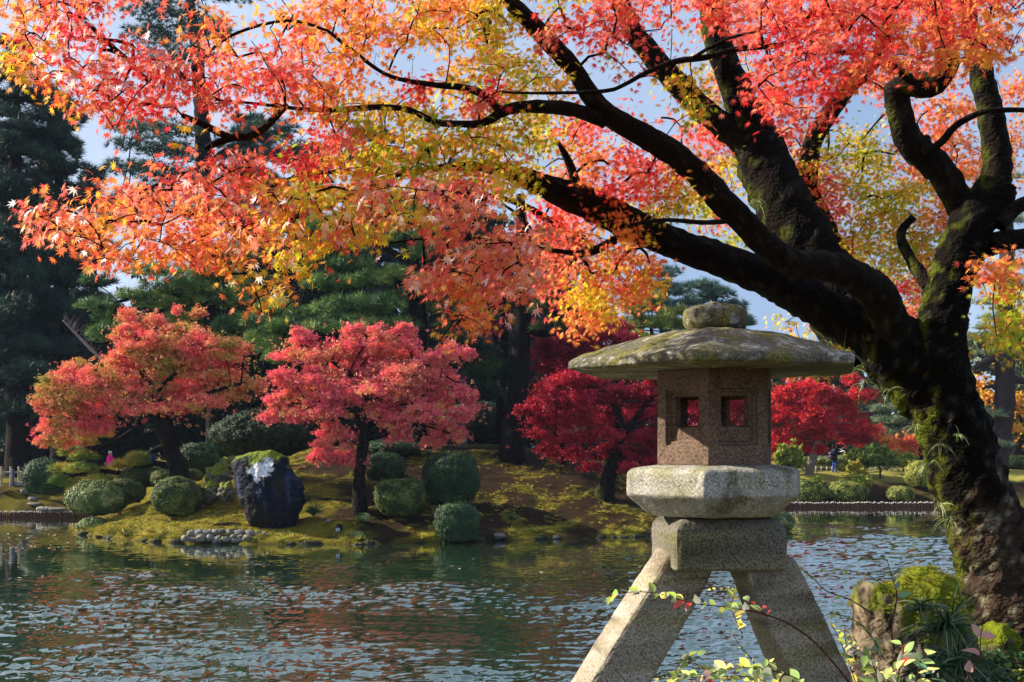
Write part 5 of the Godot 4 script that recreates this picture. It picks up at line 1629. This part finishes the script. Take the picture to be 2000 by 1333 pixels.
func fences() -> void:
	var wood := Color(0.5, 0.42, 0.32)
	var t := thing("post_fence", "low pale wooden post fence with one rail at the left edge", "fence", P(25, 938, 52))
	var m := M.new()
	tube(m, [Vector4(0, -0.3, 0, 0.05), Vector4(0, 0.6, 0, 0.05), Vector4(0, 0.62, 0, 0.03)], 8, 0.0, wood)
	var post := m.mesh()
	for px in [-30, -14, 2, 20, 36, 51, 68]:
		put("post", post, mats.timber, t, Transform3D(Basis(), P(px, 938, 52 + (px - 25) * 0.004) - t.position))
	m = M.new()
	var a := P(-50, 923, 52) - t.position
	var b := P(80, 923, 52) - t.position
	tube(m, [Vector4(a.x, a.y, a.z + 0.06, 0.035), Vector4(b.x, b.y, b.z + 0.06, 0.035)], 8, 0.0, wood)
	put("rail", m.mesh(), mats.timber, t)
	m = M.new()
	tube(m, [Vector4(0, -0.3, 0, 0.075), Vector4(0, 0.46, 0, 0.075), Vector4(0, 0.49, 0, 0.05)], 10, 0.0, Color(0.16, 0.17, 0.26))
	tag(put("bollard", m.mesh(), mats.timber, null, Transform3D(Basis(), P(24, 938, 51.6))), "short blue-grey round post standing before the left fence", "post")
	t = thing("picket_fence", "long low pale fence of short pickets along the far path", "fence", P(1640, 922, 66.5))
	m = M.new()
	tube(m, [Vector4(0, -0.2, 0, 0.038), Vector4(0, 0.31, 0, 0.038), Vector4(0, 0.325, 0, 0.02)], 6, 0.0, Color(0.6, 0.52, 0.42))
	post = m.mesh()
	var px := 1520.0
	while px < 1850.0:
		put("picket", post, mats.timber, t, Transform3D(Basis(), P(px, 922, 66.5) - t.position))
		px += 10.6
	for y in [919.5, 914.5]:
		m = M.new()
		a = P(1515, y, 66.5) - t.position
		b = P(1855, y, 66.5) - t.position
		tube(m, [Vector4(a.x, a.y, a.z + 0.05, 0.016), Vector4(b.x, b.y, b.z + 0.05, 0.016)], 6, 0.0, Color(0.5, 0.43, 0.35))
		put("rail", m.mesh(), mats.timber, t)
	# something white and unidentified beyond the left trunks, built as a canopy
	t = thing("unknown_white_shape", "unidentified white shape, built as a canopy roof, glimpsed between dark trunks behind the big round bush", "unidentified_object", P(105, 912, 74))
	m = M.new()
	var top := Vector3(0, 1.05, 0)
	var rim := [Vector3(-0.9, 0.6, 0.9), Vector3(0.9, 0.6, 0.9), Vector3(0.9, 0.6, -0.9), Vector3(-0.9, 0.6, -0.9)]
	for k in 4:
		var p: Vector3 = rim[k]
		var q: Vector3 = rim[(k + 1) % 4]
		m.flat_tri(p, top, q, Color(0.8, 0.8, 0.82))
		m.flat_quad(p - Vector3(0, 0.18, 0), p, q, q - Vector3(0, 0.18, 0), Color(0.8, 0.8, 0.82))
	put("roof", m.mesh(), mats.cloth, t)
	for k in 4:
		m = M.new()
		tube(m, [Vector4(rim[k].x, -0.3, rim[k].z, 0.025), Vector4(rim[k].x, 0.58, rim[k].z, 0.025)], 6, 0.0, Color(0.6, 0.6, 0.62))
		put("pole", m.mesh(), mats.timber, t)


# ------------------------------------------------------------------ people

# joins tapered capsules [from, to, radius, radius, colour] smoothly and meshes the result as surface nets
func blended(m: M, bones: Array, cell: float, blend: float) -> void:
	var lo := Vector3(1e9, 1e9, 1e9)
	var hi := -lo
	for b in bones:
		var r: float = maxf(b[2], b[3]) + blend + cell * 2.0
		for p in [b[0], b[1]]:
			lo = lo.min(p - Vector3.ONE * r)
			hi = hi.max(p + Vector3.ONE * r)
	var n := Vector3i(((hi - lo) / cell).ceil()) + Vector3i.ONE
	var field := PackedFloat32Array()
	field.resize(n.x * n.y * n.z)
	field.fill(1.0)
	for b in bones:
		var r: float = maxf(b[2], b[3]) + blend + cell * 2.0
		var from := Vector3i(((b[0].min(b[1]) - Vector3.ONE * r - lo) / cell).floor()).clamp(Vector3i.ZERO, n - Vector3i.ONE)
		var to := Vector3i(((b[0].max(b[1]) + Vector3.ONE * r - lo) / cell).ceil()).clamp(Vector3i.ZERO, n - Vector3i.ONE)
		var ab: Vector3 = b[1] - b[0]
		var l2 := maxf(ab.length_squared(), 1e-9)
		for z in range(from.z, to.z + 1):
			for y in range(from.y, to.y + 1):
				for x in range(from.x, to.x + 1):
					var p := lo + Vector3(x, y, z) * cell
					var t := clampf((p - b[0]).dot(ab) / l2, 0, 1)
					var d: float = (p - b[0] - ab * t).length() - lerpf(b[2], b[3], t)
					var k := (z * n.y + y) * n.x + x
					var h := clampf(0.5 + 0.5 * (field[k] - d) / blend, 0.0, 1.0)
					field[k] = lerpf(field[k], d, h) - blend * h * (1.0 - h)
	var cells := {}
	var jump := [1, n.x, n.x * n.y]
	for z in n.z - 1:
		for y in n.y - 1:
			for x in n.x - 1:
				var k := (z * n.y + y) * n.x + x
				var sum := Vector3.ZERO
				var count := 0
				for e in 12:
					var axis := e / 4
					var u := (axis + 1) % 3
					var w := (axis + 2) % 3
					var o := Vector3i.ZERO
					o[u] = e & 1
					o[w] = (e >> 1) & 1
					var a: int = k + o.x * jump[0] + o.y * jump[1] + o.z * jump[2]
					var fa := field[a]
					var fb := field[a + jump[axis]]
					if (fa < 0.0) != (fb < 0.0):
						var q := Vector3(o)
						q[axis] += fa / (fa - fb)
						sum += q
						count += 1
				if count:
					var p := lo + (Vector3(x, y, z) + sum / count) * cell
					var best := 1e9
					var col := Color.WHITE
					for b in bones:
						var ab: Vector3 = b[1] - b[0]
						var t := clampf((p - b[0]).dot(ab) / maxf(ab.length_squared(), 1e-9), 0, 1)
						var d: float = (p - b[0] - ab * t).length() - lerpf(b[2], b[3], t)
						if d < best:
							best = d
							col = b[4]
					cells[k] = m.add(p, col)
	for k in cells:
		var x: int = k % n.x
		var y: int = (k / n.x) % n.y
		var z: int = k / (n.x * n.y)
		if x == 0 or y == 0 or z == 0:
			continue
		for axis in 3:
			var inside := field[k] < 0.0
			if inside == (field[k + jump[axis]] < 0.0):
				continue
			var u: int = jump[(axis + 1) % 3]
			var w: int = jump[(axis + 2) % 3]
			if not (cells.has(k - u) and cells.has(k - w) and cells.has(k - u - w)):
				continue
			if inside:
				m.quad(cells[k], cells[k - w], cells[k - u - w], cells[k - u])
			else:
				m.quad(cells[k], cells[k - u], cells[k - u - w], cells[k - w])


func hand(m: M, wrist: Vector3, dir: Vector3, up: Vector3, skin: Color, s: float) -> void:
	var side := dir.cross(up).normalized()
	for k in 4:
		var o := wrist + dir * 0.075 * s + side * (0.03 - 0.02 * k) * s
		var l: float = [0.065, 0.078, 0.074, 0.055][k] * s
		var mid := o + dir * l * 0.6
		var tip := mid + (dir - up * 0.7).normalized() * l * 0.5
		tube(m, [Vector4(o.x, o.y, o.z, 0.0095 * s), Vector4(mid.x, mid.y, mid.z, 0.009 * s), Vector4(tip.x, tip.y, tip.z, 0.007 * s)], 6, 0.0, skin)
	var b := wrist + dir * 0.03 * s + side * 0.035 * s
	var c := b + (dir * 0.7 + side * 0.6).normalized() * 0.035 * s
	var e := c + (dir - up * 0.4).normalized() * 0.03 * s
	tube(m, [Vector4(b.x, b.y, b.z, 0.011 * s), Vector4(c.x, c.y, c.z, 0.01 * s), Vector4(e.x, e.y, e.z, 0.008 * s)], 6, 0.0, skin)


# a person facing +x, of height 1.65 * s; pose: hands' places, feet apart by stride
func person(label: String, at: Vector3, turn: float, s: float, coat: Color, trousers: Color, cap: Color, hands: Array, stride: float, coat_to: float) -> void:
	var t := thing("person", label, "person", at)
	t.rotation.y = turn
	var skin := Color(0.55, 0.34, 0.24)
	var hair := Color(0.015, 0.012, 0.012)
	var v := func(x: float, y: float, z: float) -> Vector3: return Vector3(x, y, z) * s
	var m := M.new()
	var bones := [[v.call(0.01, 1.53, 0), v.call(0.03, 1.49, 0), 0.098 * s, 0.078 * s, skin], [v.call(0, 1.45, 0), v.call(-0.02, 1.36, 0), 0.05 * s, 0.055 * s, skin], [v.call(-0.02, 1.27, 0), v.call(0, 0.95, 0), 0.12 * s, 0.13 * s, coat], [v.call(0.1, 1.505, 0), v.call(0.118, 1.49, 0), 0.016 * s, 0.018 * s, skin], [v.call(0.07, 1.43, 0), v.call(0.085, 1.43, 0), 0.03 * s, 0.022 * s, skin]]
	for z in [-1, 1]:
		bones.append([v.call(0.0, 0.92, 0.085 * z), v.call(0.02 + stride * 0.5 * z, 0.48, 0.09 * z), 0.092 * s, 0.062 * s, trousers])
		bones.append([v.call(0.02 + stride * 0.5 * z, 0.48, 0.09 * z), v.call(stride * z, 0.08, 0.09 * z), 0.06 * s, 0.042 * s, trousers])
		bones.append([v.call(stride * z - 0.02, 0.04, 0.09 * z), v.call(stride * z + 0.14, 0.03, 0.1 * z), 0.045 * s, 0.035 * s, Color(0.03, 0.03, 0.03)])
		bones.append([v.call(0.0, 1.5, 0.098 * z), v.call(0.0, 1.475, 0.098 * z), 0.02 * s, 0.015 * s, skin])
	blended(m, bones, 0.02 * s, 0.03 * s)
	for z in [-1, 1]:
		var h: Vector3 = hands[0 if z < 0 else 1] * s
		var elbow: Vector3 = (v.call(-0.02, 1.29, 0.19 * z) + h) * 0.5 + v.call(-0.06, -0.09, 0.06 * z)
		var dir := (h - elbow).normalized()
		tube(m, [Vector4(h.x, h.y, h.z, 0.026 * s), Vector4(h.x + dir.x * 0.05 * s, h.y + dir.y * 0.05 * s, h.z + dir.z * 0.05 * s, 0.036 * s), Vector4(h.x + dir.x * 0.08 * s, h.y + dir.y * 0.08 * s, h.z + dir.z * 0.08 * s, 0.03 * s)], 8, 0.0, skin)
		hand(m, h, dir, Vector3.UP, skin, s)
		for e in [[0.094, 1.525, 0.036 * z, 0.013, Color(0.02, 0.015, 0.015)]]:
			tube(m, [Vector4(e[0] * s - 0.01 * s, e[1] * s, e[2] * s, e[3] * s), Vector4(e[0] * s + 0.004 * s, e[1] * s, e[2] * s, e[3] * s * 0.8)], 6, 0.0, e[4])
	tube(m, [Vector4(0.094 * s, 1.455 * s, -0.025 * s, 0.009 * s), Vector4(0.106 * s, 1.453 * s, 0, 0.011 * s), Vector4(0.094 * s, 1.455 * s, 0.025 * s, 0.009 * s)], 6, 0.0, Color(0.4, 0.15, 0.13))
	put("body", m.mesh(), mats.cloth, t)
	m = M.new()
	bones = [[v.call(-0.02, 1.29, -0.1), v.call(-0.02, 1.29, 0.1), 0.1 * s, 0.1 * s, coat], [v.call(-0.02, 1.22, 0), v.call(0, coat_to + 0.1, 0), 0.155 * s, 0.18 * s, coat], [v.call(-0.01, coat_to + 0.1, -0.07), v.call(-0.01, coat_to + 0.1, 0.07), 0.15 * s, 0.15 * s, coat], [v.call(-0.02, 1.4, 0), v.call(-0.02, 1.34, 0), 0.075 * s, 0.09 * s, coat]]
	for z in [-1, 1]:
		var sh: Vector3 = v.call(-0.02, 1.29, 0.17 * z)
		var h: Vector3 = hands[0 if z < 0 else 1] * s
		var elbow: Vector3 = (sh + h) * 0.5 + v.call(-0.06, -0.09, 0.06 * z)
		bones.append([sh, elbow, 0.07 * s, 0.058 * s, coat])
		bones.append([elbow, h, 0.056 * s, 0.044 * s, coat])
	blended(m, bones, 0.02 * s, 0.04 * s)
	put("coat", m.mesh(), mats.cloth, t)
	m = M.new()
	blended(m, [[v.call(-0.025, 1.55, 0), v.call(-0.03, 1.5, 0), 0.105 * s, 0.1 * s, cap], [v.call(-0.06, 1.48, 0), v.call(-0.07, 1.42, 0), 0.085 * s, 0.06 * s, cap], [v.call(0.03, 1.585, 0), v.call(0.05, 1.575, 0), 0.06 * s, 0.05 * s, cap]], 0.018 * s, 0.03 * s)
	put("hair" if cap == hair else "cap", m.mesh(), mats.cloth, t)


func people() -> void:
	var hair := Color(0.015, 0.012, 0.012)
	var at := ground_at(P(1630, 920, 65.6))
	person("person in a dark coat and blue jeans reading a sheet on the far path", at, 0.15, 1.0, Color(0.022, 0.022, 0.045), Color(0.03, 0.07, 0.3), hair, [Vector3(0.3, 1.18, -0.07), Vector3(0.31, 1.18, 0.08)], 0.06, 0.68)
	var m := M.new()
	m.flat_quad(Vector3(-0.14, 0.0, -0.16), Vector3(0.14, 0.09, -0.16), Vector3(0.14, 0.09, 0.16), Vector3(-0.14, 0.0, 0.16), Color(0.75, 0.74, 0.72))
	m.flat_quad(Vector3(-0.14, -0.006, 0.16), Vector3(0.14, 0.084, 0.16), Vector3(0.14, 0.084, -0.16), Vector3(-0.14, -0.006, -0.16), Color(0.75, 0.74, 0.72))
	tag(put("paper_sheet", m.mesh(), mats.cloth, null, Transform3D(Basis(Vector3.UP, 0.15), at + Vector3(0.43, 1.2, -0.06))), "open white paper sheet held by the person in the dark coat", "paper")
	m = M.new()
	blended(m, [[Vector3(0, 0.1, -0.07), Vector3(0, 0.1, 0.07), 0.09, 0.09, Color(0.13, 0.1, 0.22)], [Vector3(0.01, 0.3, -0.05), Vector3(0.01, 0.3, 0.05), 0.08, 0.08, Color(0.13, 0.1, 0.22)], [Vector3(-0.06, 0.08, -0.05), Vector3(-0.06, 0.08, 0.05), 0.06, 0.06, Color(0.17, 0.13, 0.28)]], 0.02, 0.04)
	tag(put("backpack", m.mesh(), mats.cloth, null, Transform3D(Basis(Vector3.UP, 0.15), at + Vector3(-0.25, 0.82, 0.02))), "purple-grey backpack on the back of the person in the dark coat", "backpack")
	person("person in a navy jacket walking in the shade behind the orange maple", ground_at(P(297, 915, 60)), PI + 0.1, 1.0, Color(0.035, 0.035, 0.15), Color(0.025, 0.025, 0.06), hair, [Vector3(0.14, 0.85, -0.24), Vector3(0.1, 0.86, 0.24)], 0.16, 0.84)
	person("child in a bright magenta coat and white cap behind the low pine", ground_at(P(214, 912, 57)), PI * 0.5 + 2.6, 0.8, Color(0.75, 0.015, 0.25), Color(0.03, 0.03, 0.05), Color(0.75, 0.72, 0.72), [Vector3(0.12, 0.9, -0.24), Vector3(0.12, 0.9, 0.24)], 0.05, 0.7)


# ------------------------------------------------------------------ plants and stones at the near bank

func oval_leaf(fold: float, wide: float) -> ArrayMesh:
	var m := M.new()
	var before := -1
	for k in 6:
		var f := k / 5.0
		var w := wide * sin(PI * pow(f, 0.8)) * 0.5 + 0.004
		var z := -0.18 * f * f
		var a := m.add(Vector3(-w, f, z + fold * w))
		m.add(Vector3(0, f, z))
		m.add(Vector3(w, f, z + fold * w))
		if before >= 0:
			m.quad(before, a, a + 1, before + 1)
			m.quad(before + 1, a + 1, a + 2, before + 2)
		before = a
	return m.mesh()


var leaf_dyes := {}


func dyed(c: Color) -> StandardMaterial3D:
	var key := "%d_%d_%d" % [int(c.r * 24.0), int(c.g * 24.0), int(c.b * 12.0)]
	if not leaf_dyes.has(key):
		var mt: StandardMaterial3D = mats.maple_leaf.duplicate()
		mt.vertex_color_use_as_albedo = false
		mt.albedo_color = c.linear_to_srgb()
		mt.backlight = Color(0.7, 0.7, 0.7)
		leaf_dyes[key] = mt
	return leaf_dyes[key]


# an arching stem with leaves in pairs; reds: how many leaves in a hundred have turned
func sprig(label: String, pts: Array, leaf: float, gap: float, tints: Array, reds: float, from := 0.1, until := 1.0, wide := 0.5) -> void:
	var line := curved(pts, 6, 6, 0.02)
	for k in line.size():
		line[k].w *= 0.7
	var base := xyz(line[0])
	var t := thing("leafy_sprig", label, "plant", base, "leafy sprigs at the near bank")
	var m := M.new()
	tube(m, line, 5, 0.1, Color(0.12, 0.04, 0.03))
	put("stem", m.mesh(), mats.bark, t, Transform3D(Basis(), -base))
	var travelled := 0.0
	var total := 0.0
	for k in line.size() - 1:
		total += (xyz(line[k + 1]) - xyz(line[k])).length()
	var last := -1.0
	var hand_side := 1.0
	var shapes := [oval_leaf(0.3, wide), oval_leaf(0.6, wide), oval_leaf(0.1, wide * 0.9)]
	for k in line.size() - 1:
		var a := xyz(line[k])
		var along := (xyz(line[k + 1]) - a).normalized()
		travelled += (xyz(line[k + 1]) - a).length()
		if travelled < total * from or travelled > total * until or travelled - last < gap * rf(0.7, 1.3):
			continue
		last = travelled
		for j in 2:
			if rng.randf() < 0.15:
				continue
			hand_side = -hand_side
			var side := along.cross(Vector3(rf(-0.4, 0.4), 1, rf(-0.4, 0.4))).normalized() * hand_side
			var y := (side * 0.8 + along * rf(0.2, 0.7) + Vector3(0, rf(-0.5, 0.55), 0)).normalized()
			var z := (Vector3(rf(-0.6, 0.6), 0.7, 0.6) + rdir() * 0.4)
			z = (z - y * z.dot(y)).normalized()
			var s := leaf * rf(0.7, 1.2) * lerpf(1.05, 0.7, travelled / total)
			var col: Color = Color(0.6, 0.03, 0.03) if rng.randf() < reds else jitter(tints[rng.randi_range(0, tints.size() - 1)], 0.1)
			put("leaf", shapes[rng.randi_range(0, 2)], dyed(col), t, Transform3D(Basis(y.cross(z) * s, y * s, z * s), a - base))


var stump_points := PackedVector3Array()
var stump_at := Vector3.ZERO


func moss_top(q: Vector2) -> float:      # height of the stone's top there, or -1 off it
	var best := 0.0025
	var h := -1.0
	for p in stump_points:
		var w := p + stump_at
		var d := (Vector2(w.x, w.z) - q).length_squared()
		if d < best and w.y > 2.02 and w.y > h - 0.02:
			if d < 0.0012 or h < 0.0:
				h = maxf(h, w.y)
	return h


func foreground() -> void:
	var c := P(1780, 1400, 7.0)
	var stump := outlined_rock([[1672, 1420], [1668, 1333], [1666, 1240], [1664, 1165], [1672, 1146], [1692, 1139], [1740, 1141], [1757, 1133], [1780, 1119], [1812, 1113], [1840, 1116], [1862, 1128], [1876, 1160], [1890, 1200], [1908, 1255], [1925, 1310], [1935, 1420]], 7.0, 0.30, c, 0.12, 3, 120, 24)
	stump_points = (stump.surface_get_arrays(0)[Mesh.ARRAY_VERTEX] as PackedVector3Array)
	stump_at = c
	var stone := put("mossy_stone", stump, mats.rock, null, Transform3D(Basis(), c))
	tag(stone, "rough stump-like stone with bright moss on top at the foot of the maple", "stone")
	var fuzz := Copies.new()
	for k in 4500:
		var p := Vector3(rf(2.15, 2.85), 0, rf(-7.28, -6.72))
		var h := moss_top(Vector2(p.x, p.z))
		if h < 0.0:
			continue
		p.y = h
		if noise.get_noise_3dv(p * 7.0) < -0.25:
			continue
		var s := rf(0.008, 0.018)
		var up := Vector3(rng.randfn() * 0.4, 1, rng.randfn() * 0.4).normalized()
		var x := up.cross(rdir()).normalized()
		fuzz.add(Basis(x * s, up * s, x.cross(up) * s), p - stump_at, pick([Color(0.13, 0.17, 0.01), Color(0.25, 0.28, 0.012), Color(0.38, 0.38, 0.018), Color(0.18, 0.16, 0.025)], p, 6.0))
	scatter("moss", tuft_mesh, mats.blade, fuzz, stone)
	c = P(1945, 1300, 7.5)
	tag(put("mossy_stone", outlined_rock([[1900, 1330], [1902, 1270], [1915, 1235], [1940, 1215], [1968, 1218], [1985, 1245], [1990, 1330]], 7.5, 0.2, c, 0.2, 3, 60, 14), mats.moss, null, Transform3D(Basis(), c)), "small dark mossy mound right at the foot of the maple trunk", "stone")
	var green := [Color(0.2, 0.3, 0.04), Color(0.3, 0.38, 0.05), Color(0.13, 0.23, 0.04), Color(0.5, 0.5, 0.07)]
	var yellow := [Color(0.6, 0.55, 0.06), Color(0.45, 0.5, 0.06), Color(0.7, 0.55, 0.1), Color(0.3, 0.4, 0.05)]
	var blue := [Color(0.04, 0.15, 0.09), Color(0.06, 0.2, 0.1), Color(0.1, 0.24, 0.08)]
	var cream := [Color(0.6, 0.58, 0.28), Color(0.3, 0.42, 0.12), Color(0.68, 0.62, 0.2), Color(0.2, 0.32, 0.08)]
	sprig("long red-stemmed sprig arching across both lantern legs to the left", [[1680, 1360, 3.0, 5.3], [1600, 1264, 2.8, 5.3], [1540, 1219, 2.6, 5.3], [1480, 1197, 2.2, 5.3], [1420, 1187, 2.0, 5.3], [1350, 1178, 1.7, 5.3], [1285, 1160, 1.4, 5.3], [1225, 1158, 1.1, 5.3], [1172, 1172, 0.8, 5.3]], 0.085, 0.027, green + [Color(0.62, 0.5, 0.06)], 0.05, 0.5, 1.0)
	sprig("short side sprig with cream leaves on the right lantern leg", [[1500, 1205, 1.6, 5.25], [1470, 1180, 1.2, 5.2], [1440, 1168, 0.9, 5.2]], 0.06, 0.05, cream, 0.3)
	sprig("red-stemmed twig crossing the water between lantern leg and mossy stone", [[1705, 1200, 2.2, 6.4], [1660, 1172, 2.0, 6.4], [1615, 1155, 1.7, 6.4], [1590, 1132, 1.3, 6.4], [1566, 1112, 1.0, 6.4]], 0.07, 0.07, yellow, 0.2, 0.3)
	sprig("pale-leaved twig reaching left above the red-stemmed twig", [[1722, 1142, 1.6, 6.5], [1690, 1122, 1.4, 6.5], [1640, 1114, 1.2, 6.5], [1575, 1122, 0.8, 6.5]], 0.06, 0.035, [Color(0.65, 0.6, 0.2), Color(0.4, 0.45, 0.06), Color(0.6, 0.55, 0.08)], 0.0, 0.1)
	sprig("upright twig with blue-green leaves in front of the mossy stone", [[1747, 1270, 2.4, 6.1], [1742, 1225, 2.2, 6.1], [1752, 1165, 1.9, 6.1], [1740, 1120, 1.4, 6.1], [1733, 1093, 1.0, 6.1]], 0.085, 0.03, blue, 0.0, 0.6)
	sprig("green sprig leaning left across the mossy stone's lit face", [[1728, 1290, 2.0, 6.2], [1700, 1240, 1.8, 6.2], [1670, 1213, 1.5, 6.2], [1630, 1200, 1.1, 6.2], [1605, 1205, 0.8, 6.2]], 0.07, 0.04, blue + green, 0.03)
	sprig("low leafy sprig running left along the bottom under the lantern", [[1590, 1345, 2.2, 5.4], [1530, 1316, 1.9, 5.4], [1450, 1305, 1.6, 5.4], [1370, 1318, 1.3, 5.4], [1270, 1330, 0.9, 5.4]], 0.09, 0.024, green + cream, 0.03)
	sprig("second low sprig below the right lantern leg with yellow leaves", [[1560, 1370, 2.2, 5.6], [1490, 1330, 1.9, 5.6], [1420, 1322, 1.6, 5.6], [1340, 1335, 1.2, 5.6]], 0.095, 0.028, yellow + green, 0.03)
	for q in [["clump of cream-edged leaves below the mossy stone, its left stem", [[1740, 1380, 2.4, 5.9], [1715, 1320, 2.0, 5.9], [1690, 1280, 1.5, 5.9], [1660, 1262, 1.0, 5.9]]], ["clump of cream-edged leaves below the mossy stone, its middle stem", [[1750, 1380, 2.4, 5.8], [1755, 1320, 2.0, 5.8], [1765, 1275, 1.5, 5.8], [1760, 1255, 1.0, 5.8]]], ["clump of cream-edged leaves below the mossy stone, its right stem", [[1770, 1380, 2.4, 5.8], [1790, 1330, 2.0, 5.8], [1800, 1290, 1.5, 5.8], [1815, 1275, 1.0, 5.8]]], ["clump of cream-edged leaves below the mossy stone, its lowest stem", [[1700, 1390, 2.4, 5.7], [1715, 1345, 2.0, 5.7], [1745, 1312, 1.5, 5.7], [1770, 1300, 1.0, 5.7]]]]:
		sprig(q[0], q[1], 0.13, 0.026, cream, 0.04, 0.1, 1.0, 0.42)
	sprig("yellow-green sprig on the water behind the right lantern leg's foot", [[1700, 1380, 2.0, 7.0], [1665, 1310, 1.8, 7.0], [1640, 1250, 1.4, 7.0], [1622, 1215, 0.9, 7.0]], 0.075, 0.04, yellow, 0.03)
	sprig("thin sprig seen between the lantern legs, leaning left", [[1500, 1380, 2.0, 7.2], [1475, 1300, 1.7, 7.2], [1445, 1262, 1.4, 7.2], [1430, 1235, 1.0, 7.2]], 0.055, 0.045, green, 0.03, 0.2)
	sprig("thin sprig seen between the lantern legs, hanging under the seat block", [[1520, 1250, 1.4, 7.4], [1470, 1170, 1.2, 7.4], [1430, 1150, 1.0, 7.4], [1385, 1155, 0.8, 7.4]], 0.055, 0.03, [Color(0.4, 0.5, 0.08), Color(0.55, 0.58, 0.15)], 0.0, 0.5)
	sprig("tall yellow sprig behind the right lantern leg, left of it", [[1560, 1390, 1.8, 7.1], [1530, 1310, 1.6, 7.1], [1500, 1275, 1.2, 7.1], [1490, 1240, 0.8, 7.1]], 0.065, 0.035, yellow, 0.0)
	sprig("red-leaved sprig against the dark grass at the lower right", [[1880, 1350, 2.2, 5.8], [1898, 1308, 1.8, 5.8], [1914, 1288, 1.4, 5.8], [1916, 1245, 1.2, 5.8], [1922, 1215, 0.9, 5.8]], 0.1, 0.09, [Color(0.65, 0.16, 0.14), Color(0.6, 0.25, 0.2)], 0.2, 0.3, 1.0, 0.62)
	for q in [["leafy sprig rising at the left lantern leg's foot", [[1300, 1400, 2.0, 6.0], [1310, 1330, 1.6, 6.0], [1335, 1290, 1.2, 6.0], [1370, 1275, 0.8, 6.0]], green], ["low leafy sprig between the lantern legs, nearest the left leg", [[1400, 1390, 2.0, 6.2], [1390, 1330, 1.6, 6.2], [1365, 1300, 1.2, 6.2], [1330, 1295, 0.8, 6.2]], yellow], ["bushy sprig at the inner foot of the right lantern leg", [[1470, 1390, 2.0, 6.0], [1475, 1340, 1.6, 6.0], [1500, 1300, 1.2, 6.0], [1530, 1285, 0.8, 6.0]], cream], ["bright sprig against the right lantern leg's outer edge", [[1690, 1390, 2.0, 6.6], [1670, 1330, 1.6, 6.6], [1655, 1280, 1.3, 6.6], [1650, 1225, 0.8, 6.6]], yellow], ["second bright sprig between right lantern leg and mossy stone", [[1710, 1390, 2.0, 6.4], [1695, 1320, 1.6, 6.4], [1672, 1290, 1.2, 6.4], [1640, 1275, 0.8, 6.4]], green], ["leafy sprig lying over the mossy stone's lower left corner", [[1760, 1390, 2.2, 6.0], [1735, 1330, 1.8, 6.0], [1702, 1300, 1.4, 6.0], [1675, 1310, 0.9, 6.0]], cream], ["green sprig beside the red-leaved sprig at the bottom right", [[1860, 1400, 2.0, 5.7], [1845, 1340, 1.6, 5.7], [1825, 1315, 1.2, 5.7], [1795, 1305, 0.8, 5.7]], blue], ["pale sprig under the seat block against the bright water", [[1450, 1240, 1.4, 7.3], [1430, 1190, 1.2, 7.3], [1440, 1150, 1.0, 7.3], [1470, 1128, 0.7, 7.3]], yellow]]:
		sprig(q[0], q[1], 0.085, 0.026, q[2], 0.02, 0.15)
	for q in [[1850, 1230, 6.6, 120, 0.34, "large dark grass clump spilling down the mossy stone's right side"], [1800, 1190, 6.65, 40, 0.24, "small grass clump on top of the mossy stone's front"], [1870, 1300, 6.4, 120, 0.34, "dark grass clump at the bottom below the mossy mound"], [1820, 1320, 6.3, 80, 0.3, "dark grass clump at the bottom right of the cream-edged leaves"], [1930, 1330, 6.4, 70, 0.26, "dark grass clump at the lower right corner"]]:
		grass_tuft("grass_clump", q[5], "grass clump", P(q[0], q[1], q[2]), q[3], q[4], 0.012, Vector3(-0.2, 0.1, 0.35), [Color(0.02, 0.05, 0.02), Color(0.035, 0.08, 0.03), Color(0.05, 0.1, 0.04), Color(0.16, 0.2, 0.12)], null, "grass clumps round the mossy stone")
	var cs := Copies.new()
	for k in 1500:
		var p := Vector3(rf(2.3, 3.9), 0, rf(-8.6, -6.3))
		p.y = height(p.x, p.z) + rf(0.0, 0.07)
		var s := rf(0.02, 0.045)
		cs.add(Basis.from_euler(Vector3(rng.randfn() * 0.5, rf(0, TAU), rng.randfn() * 0.5)).scaled(Vector3.ONE * s), p, pick([Color(0.03, 0.08, 0.03), Color(0.06, 0.13, 0.03), Color(0.2, 0.25, 0.03), Color(0.1, 0.16, 0.03)], p, 2.0))
	tag(scatter("ground_cover", oval_cluster, mats.bush_leaf, cs), "low dark leafy ground cover at the maple's foot", "ground cover")


func floating_leaves() -> void:
	var cs := Copies.new()
	for k in 95:
		var px := rf(-20, 140)
		var py := rf(1043, 1078) if k < 70 else rf(1060, 1140)
		if k >= 80:
			px = rf(140, 1250)
		var d := EYE * F / (py - 880.0)
		var s := rf(0.05, 0.1)
		cs.add(Basis.from_euler(Vector3(-PI / 2 + rf(-0.2, 0.2), rf(0, TAU), 0)).scaled(Vector3.ONE * s), Vector3((px - 1000.0) / F * d, 0.012, -d), pick([Color(0.75, 0.6, 0.42), Color(0.75, 0.4, 0.2), Color(0.85, 0.78, 0.62), Color(0.6, 0.12, 0.06)], Vector3(px, py, 0), 1.0))
	tag(scatter("floating_leaves", maple_leaf(0.05), mats.maple_leaf, cs), "fallen leaves floating on the water by the left shore", "leaves")
